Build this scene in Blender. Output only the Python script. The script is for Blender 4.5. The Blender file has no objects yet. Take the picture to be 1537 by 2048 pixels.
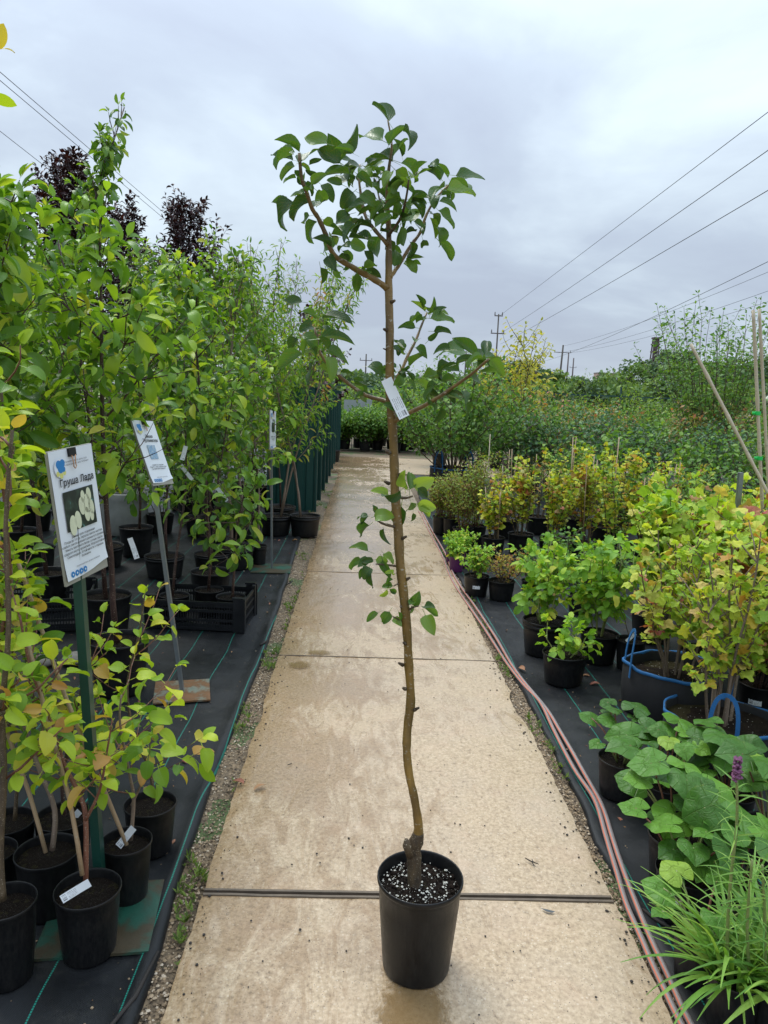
import bpy, math, random
import numpy as np
from mathutils import Matrix, Vector, noise

# ---------------------------------------------------------------- camera, sky, sun, exposure
scene = bpy.context.scene
col = scene.collection
F_PX, CAM_H = 1479.0, 1.5
PITCH, YAW, ROLL = math.radians(8.963), math.radians(1.92), math.radians(2.3)

def cam_dir(u, w, v):
    """camera (right u, forward w, up v) to world direction"""
    c, s = math.cos(ROLL), math.sin(ROLL); u, v = c*u - s*v, s*u + c*v
    c, s = math.cos(PITCH), math.sin(PITCH); w, v = c*w + s*v, -s*w + c*v
    c, s = math.cos(YAW), math.sin(YAW); u, w = c*u + s*w, -s*u + c*w
    return Vector((u, w, v))

cam_data = bpy.data.cameras.new('camera'); cam = bpy.data.objects.new('camera', cam_data); col.objects.link(cam)
cam_data.sensor_fit = 'VERTICAL'; cam_data.sensor_height = 36.0; cam_data.lens = F_PX/2048.0*36.0
cam_data.clip_start = 0.05; cam_data.clip_end = 3000
rx, fw, up = cam_dir(1, 0, 0), cam_dir(0, 1, 0), cam_dir(0, 0, 1)
cam.matrix_world = Matrix(((rx.x, up.x, -fw.x, 0), (rx.y, up.y, -fw.y, 0), (rx.z, up.z, -fw.z, CAM_H), (0, 0, 0, 1)))
scene.camera = cam
scene.render.resolution_x, scene.render.resolution_y = 768, 1024

SUN_EL, SUN_AZ = math.radians(58), math.radians(-35)      # azimuth from +Y towards +X
world = bpy.data.worlds.new('World'); scene.world = world; world.use_nodes = True
wn, wl = world.node_tree.nodes, world.node_tree.links
wn.clear()
def wnode(t, **k):
    n = wn.new(t)
    for a, b in k.items(): setattr(n, a, b)
    return n
out = wnode('ShaderNodeOutputWorld')
sky = wnode('ShaderNodeTexSky', sky_type='NISHITA', sun_disc=False, sun_elevation=SUN_EL, sun_rotation=SUN_AZ)
bg_sky = wnode('ShaderNodeBackground'); bg_sky.inputs[1].default_value = 0.1
wl.new(sky.outputs[0], bg_sky.inputs[0])
tc = wnode('ShaderNodeTexCoord'); sep = wnode('ShaderNodeSeparateXYZ'); wl.new(tc.outputs['Generated'], sep.inputs[0])
def wmath(op, a, b=None, clamp=False):
    n = wnode('ShaderNodeMath', operation=op, use_clamp=clamp)
    for i, v in enumerate((a, b)):
        if v is None: continue
        if isinstance(v, (int, float)): n.inputs[i].default_value = v
        else: wl.new(v, n.inputs[i])
    return n.outputs[0]
zc = wmath('MAXIMUM', sep.outputs[2], 0.0)
den = wmath('ADD', zc, 0.22)
comb = wnode('ShaderNodeCombineXYZ')
wl.new(wmath('DIVIDE', sep.outputs[0], den), comb.inputs[0]); wl.new(wmath('DIVIDE', sep.outputs[1], den), comb.inputs[1])
def wnoise(scale, detail, rough, off, dist=0.0):
    m = wnode('ShaderNodeMapping'); m.inputs[1].default_value = off
    wl.new(comb.outputs[0], m.inputs[0])
    n = wnode('ShaderNodeTexNoise'); n.inputs['Scale'].default_value = scale; n.inputs['Detail'].default_value = detail
    n.inputs['Roughness'].default_value = rough; n.inputs['Distortion'].default_value = dist
    wl.new(m.outputs[0], n.inputs['Vector']); return n.outputs[0]
big = wnoise(0.75, 6, 0.5, (3.1, 1.7, 0), 0.5)
fine = wnoise(2.2, 8, 0.58, (9.4, 5.2, 0), 0.3)
cl = wmath('ADD', wmath('MULTIPLY', big, 0.78), wmath('MULTIPLY', fine, 0.22))
ramp = wnode('ShaderNodeValToRGB'); wl.new(cl, ramp.inputs[0])
e = ramp.color_ramp.elements
e[0].position, e[0].color = 0.38, (0.42, 0.48, 0.59, 1)
e[1].position, e[1].color = 0.62, (0.68, 0.79, 0.87, 1)
m = e.new(0.47); m.color = (0.475, 0.55, 0.655, 1)
# an overcast sky is about three times as bright overhead as at the horizon
grad = wmath('ADD', wmath('MULTIPLY', wmath('MULTIPLY', zc, zc), 2.2), 0.82)
bg_cl = wnode('ShaderNodeBackground'); wl.new(ramp.outputs[0], bg_cl.inputs[0]); wl.new(grad, bg_cl.inputs[1])
mixw = wnode('ShaderNodeMixShader'); mixw.inputs[0].default_value = 0.93
wl.new(bg_sky.outputs[0], mixw.inputs[1]); wl.new(bg_cl.outputs[0], mixw.inputs[2]); wl.new(mixw.outputs[0], out.inputs[0])

sun_data = bpy.data.lights.new('sun', 'SUN'); sun_data.energy = 1.5; sun_data.angle = math.radians(25); sun_data.color = (1.0, 0.96, 0.9)
sun = bpy.data.objects.new('sun', sun_data); col.objects.link(sun)
sd = Vector((math.sin(SUN_AZ)*math.cos(SUN_EL), math.cos(SUN_AZ)*math.cos(SUN_EL), math.sin(SUN_EL)))
sun.rotation_euler = (-sd).to_track_quat('-Z', 'Y').to_euler()
vs = scene.view_settings
vs.view_transform = 'Standard'; vs.look = 'None'; vs.exposure = 0.42; vs.gamma = 1.0; vs.use_curve_mapping = False
scene.render.engine = 'CYCLES'
scene.cycles.max_bounces = 8; scene.cycles.transparent_max_bounces = 8

# ---------------------------------------------------------------- helpers
random.seed(7); RNG = np.random.default_rng(11)
def ray(px, py):
    return cam_dir((px-768.5)/F_PX, 1.0, -(py-1024)/F_PX)
def on_z(px, py, z=0.0):
    d = ray(px, py); t = (z-CAM_H)/d.z
    return Vector((d.x*t, d.y*t, z))
def at_y(px, py, Y):
    d = ray(px, py); t = Y/d.y
    return Vector((d.x*t, Y, CAM_H+d.z*t))
MAT_Z = -0.012

def tag(o, label=None, cat=None, group=None, kind=None):
    if label: o['label'] = label
    if cat: o['category'] = cat
    if group: o['group'] = group
    if kind: o['kind'] = kind
    return o
def empty(name, loc, label, cat, group=None, rz=0.0):
    o = bpy.data.objects.new(name, None); col.objects.link(o); o.empty_display_size = 0.1
    o.location = loc; o.rotation_euler[2] = rz
    return tag(o, label, cat, group)
def link(name, mesh, parent=None, loc=None):
    o = bpy.data.objects.new(name, mesh); col.objects.link(o)
    if parent is not None: o.parent = parent
    if loc is not None: o.location = loc
    return o

class MB:
    """collects simple shapes; build() links them as one mesh object"""
    def __init__(s): s.v, s.f, s.uv, s.mi = [], [], [], []
    def add(s, v, f, uv=None, mi=0):
        b = len(s.v); s.v += [tuple(p) for p in v]
        for k, q in enumerate(f):
            s.f.append([i+b for i in q]); s.mi.append(mi)
            s.uv.append([uv[i] for i in q] if uv else [(0, 0)]*len(q))
    def box(s, c, d, R=None, mi=0):
        x, y, z = (a/2 for a in d); pts = [Vector((i*x, j*y, k*z)) for i in (-1, 1) for j in (-1, 1) for k in (-1, 1)]
        if R is not None: pts = [R @ p for p in pts]
        c = Vector(c)
        s.add([p+c for p in pts], [(0, 1, 3, 2), (4, 6, 7, 5), (0, 4, 5, 1), (2, 3, 7, 6), (0, 2, 6, 4), (1, 5, 7, 3)], mi=mi)
    def bar(s, a, b, w, h=None, mi=0, upv=(0, 0, 1)):
        a, b = Vector(a), Vector(b); h = h or w; d = (b-a); L = d.length; d.normalize()
        u = Vector(upv)
        if abs(u.dot(d)) > .95: u = Vector((1, 0, 0))
        sx = d.cross(u).normalized(); uz = sx.cross(d)
        R = Matrix((sx, d, uz)).transposed(); s.box((a+b)/2, (w, L, h), R, mi)
    def tube(s, pts, rad, n=7, cap=True, mi=0, vscale=1.0):
        pts = [Vector(p) for p in pts]; N = len(pts)
        if isinstance(rad, (int, float)): rad = [rad]*N
        t0 = (pts[1]-pts[0]).normalized(); ref = Vector((1, 0, 0)) if abs(t0.x) < .8 else Vector((0, 1, 0))
        nx = t0.cross(ref).normalized(); V, U = [], []; ln = 0
        for i, p in enumerate(pts):
            t = (pts[min(i+1, N-1)]-pts[max(i-1, 0)]).normalized()
            nx = (nx - t*nx.dot(t)).normalized(); ny = t.cross(nx)
            if i: ln += (p-pts[i-1]).length
            for k in range(n+1):
                a = 2*math.pi*k/n; V.append(p+(nx*math.cos(a)+ny*math.sin(a))*rad[i]); U.append((k/n, ln*vscale))
        Fc = []
        for i in range(N-1):
            for k in range(n):
                a = i*(n+1)+k; Fc.append((a, a+1, a+n+2, a+n+1))
        if cap:
            Fc.append(list(range(n))[::-1]); Fc.append([(N-1)*(n+1)+k for k in range(n)])
        s.add(V, Fc, U, mi)
    def lathe(s, prof, n=24, c=(0, 0, 0), mi=0, wob=None):
        V, U = [], []; c = Vector(c)
        for j, (r, z) in enumerate(prof):
            for k in range(n):
                a = 2*math.pi*k/n; rr = r*(wob(a, z) if wob else 1)
                V.append(c+Vector((rr*math.cos(a), rr*math.sin(a), z))); U.append((k/n, z))
        Fc = []
        for j in range(len(prof)-1):
            for k in range(n):
                a, b = j*n+k, j*n+(k+1) % n; Fc.append((a, b, b+n, a+n))
        s.add(V, Fc, U, mi)
    def disc(s, c, r, n=20, mi=0, R=None, ry=None):
        c = Vector(c); V = []
        for k in range(n):
            a = 2*math.pi*k/n; p = Vector((r*math.cos(a), (ry or r)*math.sin(a), 0)); V.append(c+(R @ p if R is not None else p))
        s.add(V, [list(range(n))], mi=mi)
    def mesh(s, name, mats, smooth=True):
        me = bpy.data.meshes.new(name); me.from_pydata(s.v, [], s.f)
        ul = me.uv_layers.new(name='UVMap'); flat = [c for q in s.uv for p in q for c in p]; ul.data.foreach_set('uv', flat)
        for m in (mats if isinstance(mats, (list, tuple)) else [mats]): me.materials.append(m)
        me.polygons.foreach_set('material_index', s.mi)
        me.polygons.foreach_set('use_smooth', [smooth]*len(s.f)); me.update(); return me
    def build(s, name, mats, parent=None, smooth=True, loc=None):
        o = link(name, s.mesh(name, mats, smooth), parent, loc)
        if smooth == 'auto': pass
        return o

def sharp(o, ang=40):
    """flat look on hard edges of a smooth-shaded mesh"""
    me = o.data
    me.set_sharp_from_angle(angle=math.radians(ang))
    return o

# ---------------------------------------------------------------- materials
MATS = {}
class NT:
    def __init__(s, name):
        s.m = bpy.data.materials.new(name); s.m.use_nodes = True; s.n, s.l = s.m.node_tree.nodes, s.m.node_tree.links
        s.p = s.n['Principled BSDF']; s.out = s.n['Material Output']; MATS[name] = s.m
    def node(s, t, **k):
        n = s.n.new(t)
        for a, b in k.items(): setattr(n, a, b)
        return n
    def put(s, sock, v):
        if isinstance(v, bpy.types.NodeSocket): s.l.new(v, sock)
        elif isinstance(v, (tuple, list)): sock.default_value = tuple(v)+((1,) if len(v) == 3 and sock.type == 'RGBA' else ())
        else: sock.default_value = v
    def math(s, op, a, b=0.0, clamp=False):
        n = s.node('ShaderNodeMath', operation=op, use_clamp=clamp); s.put(n.inputs[0], a); s.put(n.inputs[1], b); return n.outputs[0]
    def mix(s, f, a, b, mode='MIX'):
        n = s.node('ShaderNodeMixRGB', blend_type=mode); s.put(n.inputs[0], f); s.put(n.inputs[1], a); s.put(n.inputs[2], b); return n.outputs[0]
    def coord(s, kind='Object', scale=(1, 1, 1), loc=(0, 0, 0)):
        t = s.node('ShaderNodeTexCoord'); m = s.node('ShaderNodeMapping'); m.inputs[3].default_value = scale; m.inputs[1].default_value = loc
        s.l.new(t.outputs[kind], m.inputs[0]); return m.outputs[0]
    def noise(s, scale, detail=4, rough=.55, vec=None, dist=0.0):
        n = s.node('ShaderNodeTexNoise'); n.inputs['Scale'].default_value = scale; n.inputs['Detail'].default_value = detail
        n.inputs['Roughness'].default_value = rough; n.inputs['Distortion'].default_value = dist
        if vec is not None: s.l.new(vec, n.inputs['Vector'])
        return n.outputs[0]
    def vor(s, scale, vec=None, feat='F1', out='Distance'):
        n = s.node('ShaderNodeTexVoronoi', feature=feat); n.inputs['Scale'].default_value = scale
        if vec is not None: s.l.new(vec, n.inputs['Vector'])
        return n.outputs[out]
    def ramp(s, f, stops, interp='LINEAR'):
        n = s.node('ShaderNodeValToRGB'); s.put(n.inputs[0], f); n.color_ramp.interpolation = interp; e = n.color_ramp.elements
        for i, (p, c) in enumerate(stops):
            el = e[i] if i < 2 else e.new(p)
            el.position = p; el.color = tuple(c)+(1,) if not isinstance(c, (int, float)) else (c, c, c, 1)
        return n.outputs[0]
    def bump(s, h, strength=.3, dist=.01, normal=None):
        n = s.node('ShaderNodeBump'); n.inputs['Strength'].default_value = strength; n.inputs['Distance'].default_value = dist
        s.l.new(h, n.inputs['Height'])
        if normal is not None: s.l.new(normal, n.inputs['Normal'])
        s.l.new(n.outputs[0], s.p.inputs['Normal']); return n.outputs[0]
    def set(s, color=None, rough=None, metal=None, spec=None):
        if color is not None: s.put(s.p.inputs['Base Color'], color)
        if rough is not None: s.put(s.p.inputs['Roughness'], rough)
        if metal is not None: s.put(s.p.inputs['Metallic'], metal)
        if spec is not None: s.put(s.p.inputs['Specular IOR Level'], spec)
        return s.m

def leaf_material(name, stops, rough=.38, trans=.35, vein=.35, spots=None, edge=None, veinscale=9.0, spec=.3, radial=False):
    t = NT(name)
    oi = t.node('ShaderNodeObjectInfo'); ge = t.node('ShaderNodeNewGeometry')
    r = t.math('FRACT', t.math('ADD', oi.outputs['Random'], ge.outputs['Random Per Island']))
    c = t.ramp(r, stops)
    uv = t.node('ShaderNodeUVMap'); sp = t.node('ShaderNodeSeparateXYZ'); t.l.new(uv.outputs[0], sp.inputs[0])
    ax = t.math('ABSOLUTE', t.math('SUBTRACT', sp.outputs[0], 0.5))
    n = t.noise(4.0, 3, vec=uv.outputs[0]) if False else t.noise(30.0, 2)
    c = t.mix(t.math('MULTIPLY', n, .35), c, t.mix(1.0, c, (.6, .66, .45), 'MULTIPLY'))
    if edge:
        ef = t.math('MULTIPLY', t.math('ADD', t.math('SUBTRACT', ax, .36), t.math('MULTIPLY', t.math('SUBTRACT', n, .5), .5)), 6.0, True)
        c = t.mix(t.math('MULTIPLY', ef, t.math('GREATER_THAN', t.math('FRACT', t.math('MULTIPLY', r, 7.3)), edge[1])), c, edge[0])
    if spots:
        sf = t.math('GREATER_THAN', t.noise(55.0, 1), spots[1]); c = t.mix(sf, c, spots[0])
    h = None
    if vein:
        mid = t.math('SUBTRACT', 1.0, t.math('MULTIPLY', ax, 34.0), True)
        side = t.math('ABSOLUTE', t.math('SUBTRACT', t.math('FRACT', t.math('ADD', t.math('MULTIPLY', sp.outputs[1], veinscale), t.math('MULTIPLY', ax, -6.0))), .5))
        side = t.math('SUBTRACT', 1.0, t.math('MULTIPLY', side, 9.0), True)
        vv = t.math('MAXIMUM', mid, t.math('MULTIPLY', side, .45))
        if radial:
            dx, dy = t.math('SUBTRACT', sp.outputs[0], .5), t.math('SUBTRACT', sp.outputs[1], .42); th = t.math('ARCTAN2', dx, dy)
            rd = t.math('SQRT', t.math('ADD', t.math('MULTIPLY', dx, dx), t.math('MULTIPLY', dy, dy)))
            vr = t.math('ABSOLUTE', t.math('SUBTRACT', t.math('FRACT', t.math('ADD', t.math('MULTIPLY', th, 1.27), .5)), .5))
            vr = t.math('SUBTRACT', 1.0, t.math('MULTIPLY', t.math('MULTIPLY', vr, rd), 75.0), True)
            nw = t.node('ShaderNodeTexVoronoi', feature='DISTANCE_TO_EDGE'); nw.inputs['Scale'].default_value = 11.0; t.l.new(uv.outputs[0], nw.inputs['Vector'])
            nv_ = t.math('SUBTRACT', 1.0, t.math('MULTIPLY', nw.outputs[0], 9.0), True); vv = t.math('MAXIMUM', vr, t.math('MULTIPLY', nv_, .25))
        c = t.mix(t.math('MULTIPLY', vv, vein), c, t.mix(.5, c, (.35, .45, .16)))
        t.bump(t.math('SUBTRACT', 1.0, vv), .35 if not radial else .7, .002 if not radial else .004)
    t.set(c, rough, spec=spec)
    tr = t.node('ShaderNodeBsdfTranslucent'); t.l.new(t.mix(1.0, c, (1.35, 1.3, .5), 'MULTIPLY'), tr.inputs[0])
    ms = t.node('ShaderNodeMixShader'); ms.inputs[0].default_value = trans
    t.l.new(t.p.outputs[0], ms.inputs[1]); t.l.new(tr.outputs[0], ms.inputs[2]); t.l.new(ms.outputs[0], t.out.inputs[0])
    return t.m

leaf_material('leaf_pear_dark', [(0, (.03, .08, .02)), (.5, (.055, .135, .028)), (.85, (.095, .20, .035)), (1, (.17, .29, .045))], .30, .38, .45, spots=((.40, .15, .02), .70), spec=.42)
leaf_material('leaf_pear_fresh', [(0, (.20, .34, .05)), (1, (.34, .46, .08))], .36, .4, .3)
leaf_material('leaf_pear_yellow', [(0, (.10, .23, .02)), (.25, (.24, .40, .03)), (.6, (.44, .58, .04)), (.85, (.60, .62, .06)), (.93, (.55, .40, .08)), (1, (.48, .24, .08))], .4, .38, .3, spots=((.42, .2, .03), .82))
leaf_material('leaf_cherry', [(0, (.05, .125, .025)), (.35, (.095, .21, .03)), (.7, (.18, .33, .04)), (.92, (.30, .46, .06)), (1, (.46, .50, .07))], .36, .38, .35)
leaf_material('leaf_plum', [(0, (.07, .17, .025)), (.35, (.15, .31, .03)), (.75, (.30, .48, .045)), (.95, (.46, .58, .07)), (1, (.55, .50, .08))], .38, .4, .35)
leaf_material('leaf_peach', [(0, (.07, .17, .03)), (.45, (.15, .31, .035)), (.88, (.31, .46, .06)), (1, (.50, .40, .08))], .36, .4, .25)
leaf_material('leaf_bronze', [(0, (.20, .26, .05)), (.4, (.36, .34, .06)), (.75, (.48, .28, .09)), (1, (.45, .13, .06))], .42, .4, 0)
leaf_material('leaf_purple', [(0, (.014, .007, .011)), (.6, (.03, .011, .016)), (1, (.07, .018, .022))], .36, .18, 0)
leaf_material('leaf_raspberry', [(0, (.13, .30, .035)), (.5, (.27, .49, .05)), (.85, (.44, .62, .07)), (1, (.62, .60, .09))], .5, .36, .35)
leaf_material('leaf_currant', [(0, (.22, .40, .05)), (.35, (.42, .60, .06)), (.75, (.64, .72, .10)), (.9, (.70, .60, .14)), (1, (.62, .34, .20))], .5, .38, .25, edge=((.45, .22, .10), .72), radial=True)
leaf_material('leaf_hydrangea', [(0, (.24, .38, .05)), (.45, (.40, .48, .06)), (.68, (.46, .36, .08)), (.85, (.42, .16, .08)), (1, (.50, .10, .12))], .48, .36, .4, edge=((.36, .14, .07), .3), radial=True)
leaf_material('leaf_autumn', [(0, (.20, .36, .04)), (.4, (.46, .56, .05)), (.8, (.74, .70, .08)), (.93, (.62, .34, .06)), (1, (.26, .09, .03))], .5, .36, 0)
leaf_material('leaf_olive', [(0, (.13, .21, .04)), (.5, (.25, .33, .06)), (.85, (.36, .38, .07)), (1, (.40, .22, .09))], .48, .35, 0)
leaf_material('leaf_blueberry', [(0, (.045, .11, .055)), (.5, (.08, .18, .08)), (.85, (.13, .26, .11)), (1, (.24, .36, .11))], .42, .28, 0)
leaf_material('leaf_shrub', [(0, (.065, .16, .035)), (.5, (.12, .26, .045)), (1, (.25, .40, .07))], .45, .35, 0)
leaf_material('leaf_lime', [(0, (.10, .21, .03)), (.5, (.18, .32, .04)), (1, (.30, .42, .06))], .48, .4, 0)
leaf_material('leaf_gold', [(0, (.30, .34, .05)), (.5, (.48, .46, .07)), (1, (.62, .55, .12))], .48, .4, 0)
leaf_material('leaf_rust', [(0, (.16, .24, .06)), (.5, (.30, .28, .09)), (.85, (.42, .23, .10)), (1, (.52, .17, .10))], .5, .33, 0)
leaf_material('leaf_heart', [(0, (.04, .12, .014)), (.5, (.075, .20, .02)), (.85, (.13, .29, .03)), (1, (.30, .42, .05))], .44, .22, .3, edge=((.45, .44, .06), .4), radial=True)
leaf_material('leaf_blade', [(0, (.12, .27, .05)), (.6, (.20, .38, .07)), (1, (.30, .46, .10))], .42, .34, 0)
leaf_material('leaf_far', [(0, (.045, .095, .05)), (.5, (.085, .15, .075)), (1, (.15, .22, .10))], .6, .25, 0, spec=.3)
leaf_material('leaf_far_light', [(0, (.08, .16, .05)), (.5, (.14, .24, .065)), (1, (.24, .34, .09))], .6, .28, 0, spec=.3)
leaf_material('leaf_dead', [(0, (.30, .15, .06)), (.5, (.38, .20, .10)), (1, (.30, .05, .07))], .55, .15, .3)
leaf_material('moss', [(0, (.06, .10, .02)), (.5, (.12, .19, .03)), (1, (.22, .30, .06))], .6, .3, 0)

def bark(name, a, b, scale=40, rough=.6, len_scale=.25):
    t = NT(name); v = t.coord('Object', (1, 1, len_scale)); n = t.noise(scale, 5, .6, v); w = t.noise(scale*4, 2, .5, t.coord('Object', (1, 1, 2.2)))
    c = t.mix(t.ramp(n, [(.3, 0), (.7, 1)]), a, b); c = t.mix(t.math('GREATER_THAN', w, .66), c, (.35, .3, .22)); c = t.mix(t.math('MULTIPLY', t.ramp(t.noise(scale*.35, 4, .6, t.coord('Object')), [(.5, 0), (.66, 1)]), .6), c, a); t.bump(t.math('ADD', n, t.math('MULTIPLY', w, .5)), .6, .004); return t.set(c, rough)
bark('bark_pear', (.075, .046, .015), (.28, .165, .036), 22, .42)
bark('bark_graft', (.022, .015, .010), (.11, .07, .032), 45, .75)
bark('bark_twig', (.05, .032, .02), (.13, .09, .045), 60, .6)
bark('bark_dark', (.028, .015, .012), (.095, .045, .034), 30, .5)
bark('bark_grey', (.12, .085, .06), (.27, .20, .15), 30, .6)
bark('stem_red', (.13, .045, .028), (.22, .09, .05), 50, .5)
bark('stem_green', (.16, .22, .06), (.25, .26, .09), 50, .5)
bark('cane', (.30, .20, .11), (.42, .30, .18), 18, .5, .1)
bark('bamboo', (.42, .34, .23), (.55, .46, .34), 14, .45, .08)

def pot_material(name, base, dust):
    t = NT(name); v = t.coord('Object'); n = t.noise(7, 6, .7, v); f = t.noise(120, 3, .6, v)
    d = t.math('MULTIPLY', t.math('SUBTRACT', t.math('ADD', t.math('MULTIPLY', n, .75), t.math('MULTIPLY', f, .25)), .42), 2.2, True)
    c = t.mix(d, base, dust); st = t.noise(5, 5, .7, t.coord('Object', (9, 9, .6))); sk = t.math('MULTIPLY', t.math('GREATER_THAN', t.noise(30, 3, .7, t.coord('Object', (1, 1, .35))), .64), .5); c = t.mix(t.math('MAXIMUM', sk, t.math('MULTIPLY', t.ramp(st, [(.52, 0), (.7, 1)]), .6)), c, dust); t.bump(f, .12, .002)
    return t.set(c, t.math('ADD', t.math('MULTIPLY', d, .35), .33), spec=.32)
pot_material('pot_black', (.0045, .0048, .0058), (.020, .019, .017))
pot_material('pot_dusty', (.008, .0085, .010), (.036, .034, .031))
pot_material('pot_purple', (.075, .012, .07), (.11, .03, .10))
pot_material('crate_black', (.008, .009, .011), (.02, .021, .024))
def soil_material():
    t = NT('soil'); v = t.coord('Object', loc=(3, 1, 2)); n = t.noise(16, 8, .75, v); g = t.vor(55, v); q = t.noise(3, 2, .5, v)
    c = t.ramp(n, [(.3, (.006, .004, .003)), (.7, (.042, .027, .018))]); c = t.mix(t.math('MULTIPLY', t.math('GREATER_THAN', q, .58), .5), c, (.07, .06, .02))
    p = t.math('MULTIPLY', t.math('LESS_THAN', g, .16), t.math('GREATER_THAN', t.noise(25, 1, .5, v), .52)); c = t.mix(p, c, (.55, .52, .45))
    t.bump(n, 1.0, .06); return t.set(c, .9, spec=.15)
soil_material()
def flat(name, c, rough=.5, metal=0.0, var=.25, scale=12, spec=None):
    t = NT(name); n = t.noise(scale, 5, .6, t.coord('Object')); k = t.mix(t.math('MULTIPLY', n, var*2), c, tuple(x*.45 for x in c)); return t.set(k, rough, metal, spec)
flat('perlite', (.75, .72, .62), .8); flat('white_plastic', (.72, .74, .74), .4, var=.12); flat('sign_white', (.74, .78, .82), .35, var=.08, scale=6)
flat('sign_edge', (.36, .35, .29), .6, var=.35); flat('ink', (.015, .015, .02), .5, var=0); flat('ink_soft', (.12, .12, .14), .5, var=0); flat('ink_blue', (.02, .20, .50), .45, var=.1)
flat('ink_yellow', (.70, .68, .20), .45, var=.2); flat('print_pear', (.72, .74, .52), .4, var=.25, scale=40); flat('print_leaf', (.22, .42, .42), .4, var=.4, scale=30)
flat('clip_black', (.01, .01, .01), .3, .3); flat('clip_copper', (.55, .28, .14), .3, .9, var=.1)
flat('paint_green', (.010, .055, .040), .35, var=.25, scale=20); flat('fence_green', (.006, .052, .045), .42, var=.2, scale=3)
flat('steel', (.26, .29, .30), .38, .7, var=.25, scale=30); flat('steel_dark', (.10, .11, .11), .45, .6, var=.3, scale=30)
flat('blue_webbing', (.016, .16, .42), .7, var=.6, scale=160); flat('felt_black', (.018, .018, .02), .75, var=.5, scale=60)
flat('pole_wood', (.10, .085, .07), .8, var=.4, scale=4); flat('cable', (.02, .02, .025), .6, var=0); flat('insulator', (.12, .10, .09), .3)
flat('board_back', (.34, .36, .37), .6, var=.25, scale=5); flat('tie_white', (.70, .68, .60), .6); flat('clip_green', (.02, .55, .10), .4, var=.1)
flat('sack_grey', (.34, .34, .33), .8, var=.35, scale=14); flat('stone', (.30, .27, .23), .8, var=.35, scale=25); flat('stake_yellow', (.55, .36, .09), .55, var=.3)
flat('tower_metal', (.11, .085, .085), .7, var=.3, scale=.5); flat('building_pink', (.42, .30, .25), .8, var=.1, scale=.1); flat('window_dark', (.10, .11, .13), .3)
flat('roof_grey', (.25, .22, .21), .8); flat('berry_red', (.55, .03, .02), .25, var=.1); flat('berry_pale', (.62, .42, .16), .3, var=.3, scale=60); flat('flower_purple', (.22, .07, .16), .7, var=.5, scale=80)
flat('flower_white', (.72, .74, .55), .7, var=.2); flat('flower_pink', (.6, .2, .22), .6, var=.4, scale=60); flat('debris', (.035, .028, .024), .8, var=.4, scale=50)
flat('lath', (.20, .15, .105), .7, var=.75, scale=18)
def rusty():
    t = NT('rusty_plate'); v = t.coord('Object'); n = t.noise(9, 6, .65, v, .4); f = t.noise(70, 4, .6, v)
    c = t.ramp(n, [(.30, (.13, .17, .14)), (.42, (.18, .19, .15)), (.5, (.15, .075, .032)), (.8, (.26, .11, .04))]); t.bump(f, .3, .003); return t.set(c, t.ramp(n, [(.3, .3), (.7, .6)]))
rusty()
def rusty_green():
    t = NT('rusty_green_plate'); v = t.coord('Object'); n = t.noise(6, 6, .6, v, .4); f = t.noise(70, 4, .6, v)
    c = t.ramp(n, [(.30, (.012, .10, .065)), (.44, (.02, .075, .05)), (.52, (.05, .04, .022)), (.8, (.075, .045, .022))]); t.bump(f, .3, .003); return t.set(c, .42)
rusty_green()
def tag_mat():
    t = NT('tag_print'); uv = t.node('ShaderNodeUVMap'); sp = t.node('ShaderNodeSeparateXYZ'); t.l.new(uv.outputs[0], sp.inputs[0]); x, y = sp.outputs[0], sp.outputs[1]
    def box(a0, a1, b0, b1):
        return t.math('MULTIPLY', t.math('MULTIPLY', t.math('GREATER_THAN', x, a0), t.math('LESS_THAN', x, a1)), t.math('MULTIPLY', t.math('GREATER_THAN', y, b0), t.math('LESS_THAN', y, b1)))
    bars = t.node('ShaderNodeTexWhiteNoise', noise_dimensions='1D'); t.l.new(t.math('FLOOR', t.math('MULTIPLY', x, 38)), bars.inputs['W'])
    bc = t.math('MULTIPLY', t.math('GREATER_THAN', bars.outputs[0], .5), box(.15, .85, .04, .17))
    ln = t.math('GREATER_THAN', t.math('FRACT', t.math('MULTIPLY', x, 6)), .55)
    wd = t.math('GREATER_THAN', t.noise(1.0, 2, .6, t.coord('UV', (3, 60, 1))), .47)
    tx = t.math('MULTIPLY', t.math('MULTIPLY', ln, wd), box(.1, .9, .22, .52))
    return t.set(t.mix(t.math('MAXIMUM', t.math('MULTIPLY', bc, .85), t.math('MULTIPLY', tx, .6)), (.74, .77, .79), (.06, .06, .07)), .4)
tag_mat()
def pic_mat():
    t = NT('print_photo'); v = t.coord('Object'); n = t.noise(28, 4, .6, v, .5); c = t.ramp(n, [(.45, (.012, .016, .014)), (.6, (.03, .05, .035)), (.68, (.10, .28, .28)), (.75, (.5, .65, .65))]); return t.set(c, .35)
pic_mat()
def pic_mat2():
    t = NT('print_photo_faded'); v = t.coord('Object'); n = t.noise(60, 4, .6, v, .5); c = t.ramp(n, [(.3, (.05, .18, .35)), (.5, (.22, .36, .5)), (.7, (.5, .5, .48))]); return t.set(c, .35)
pic_mat2()
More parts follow.
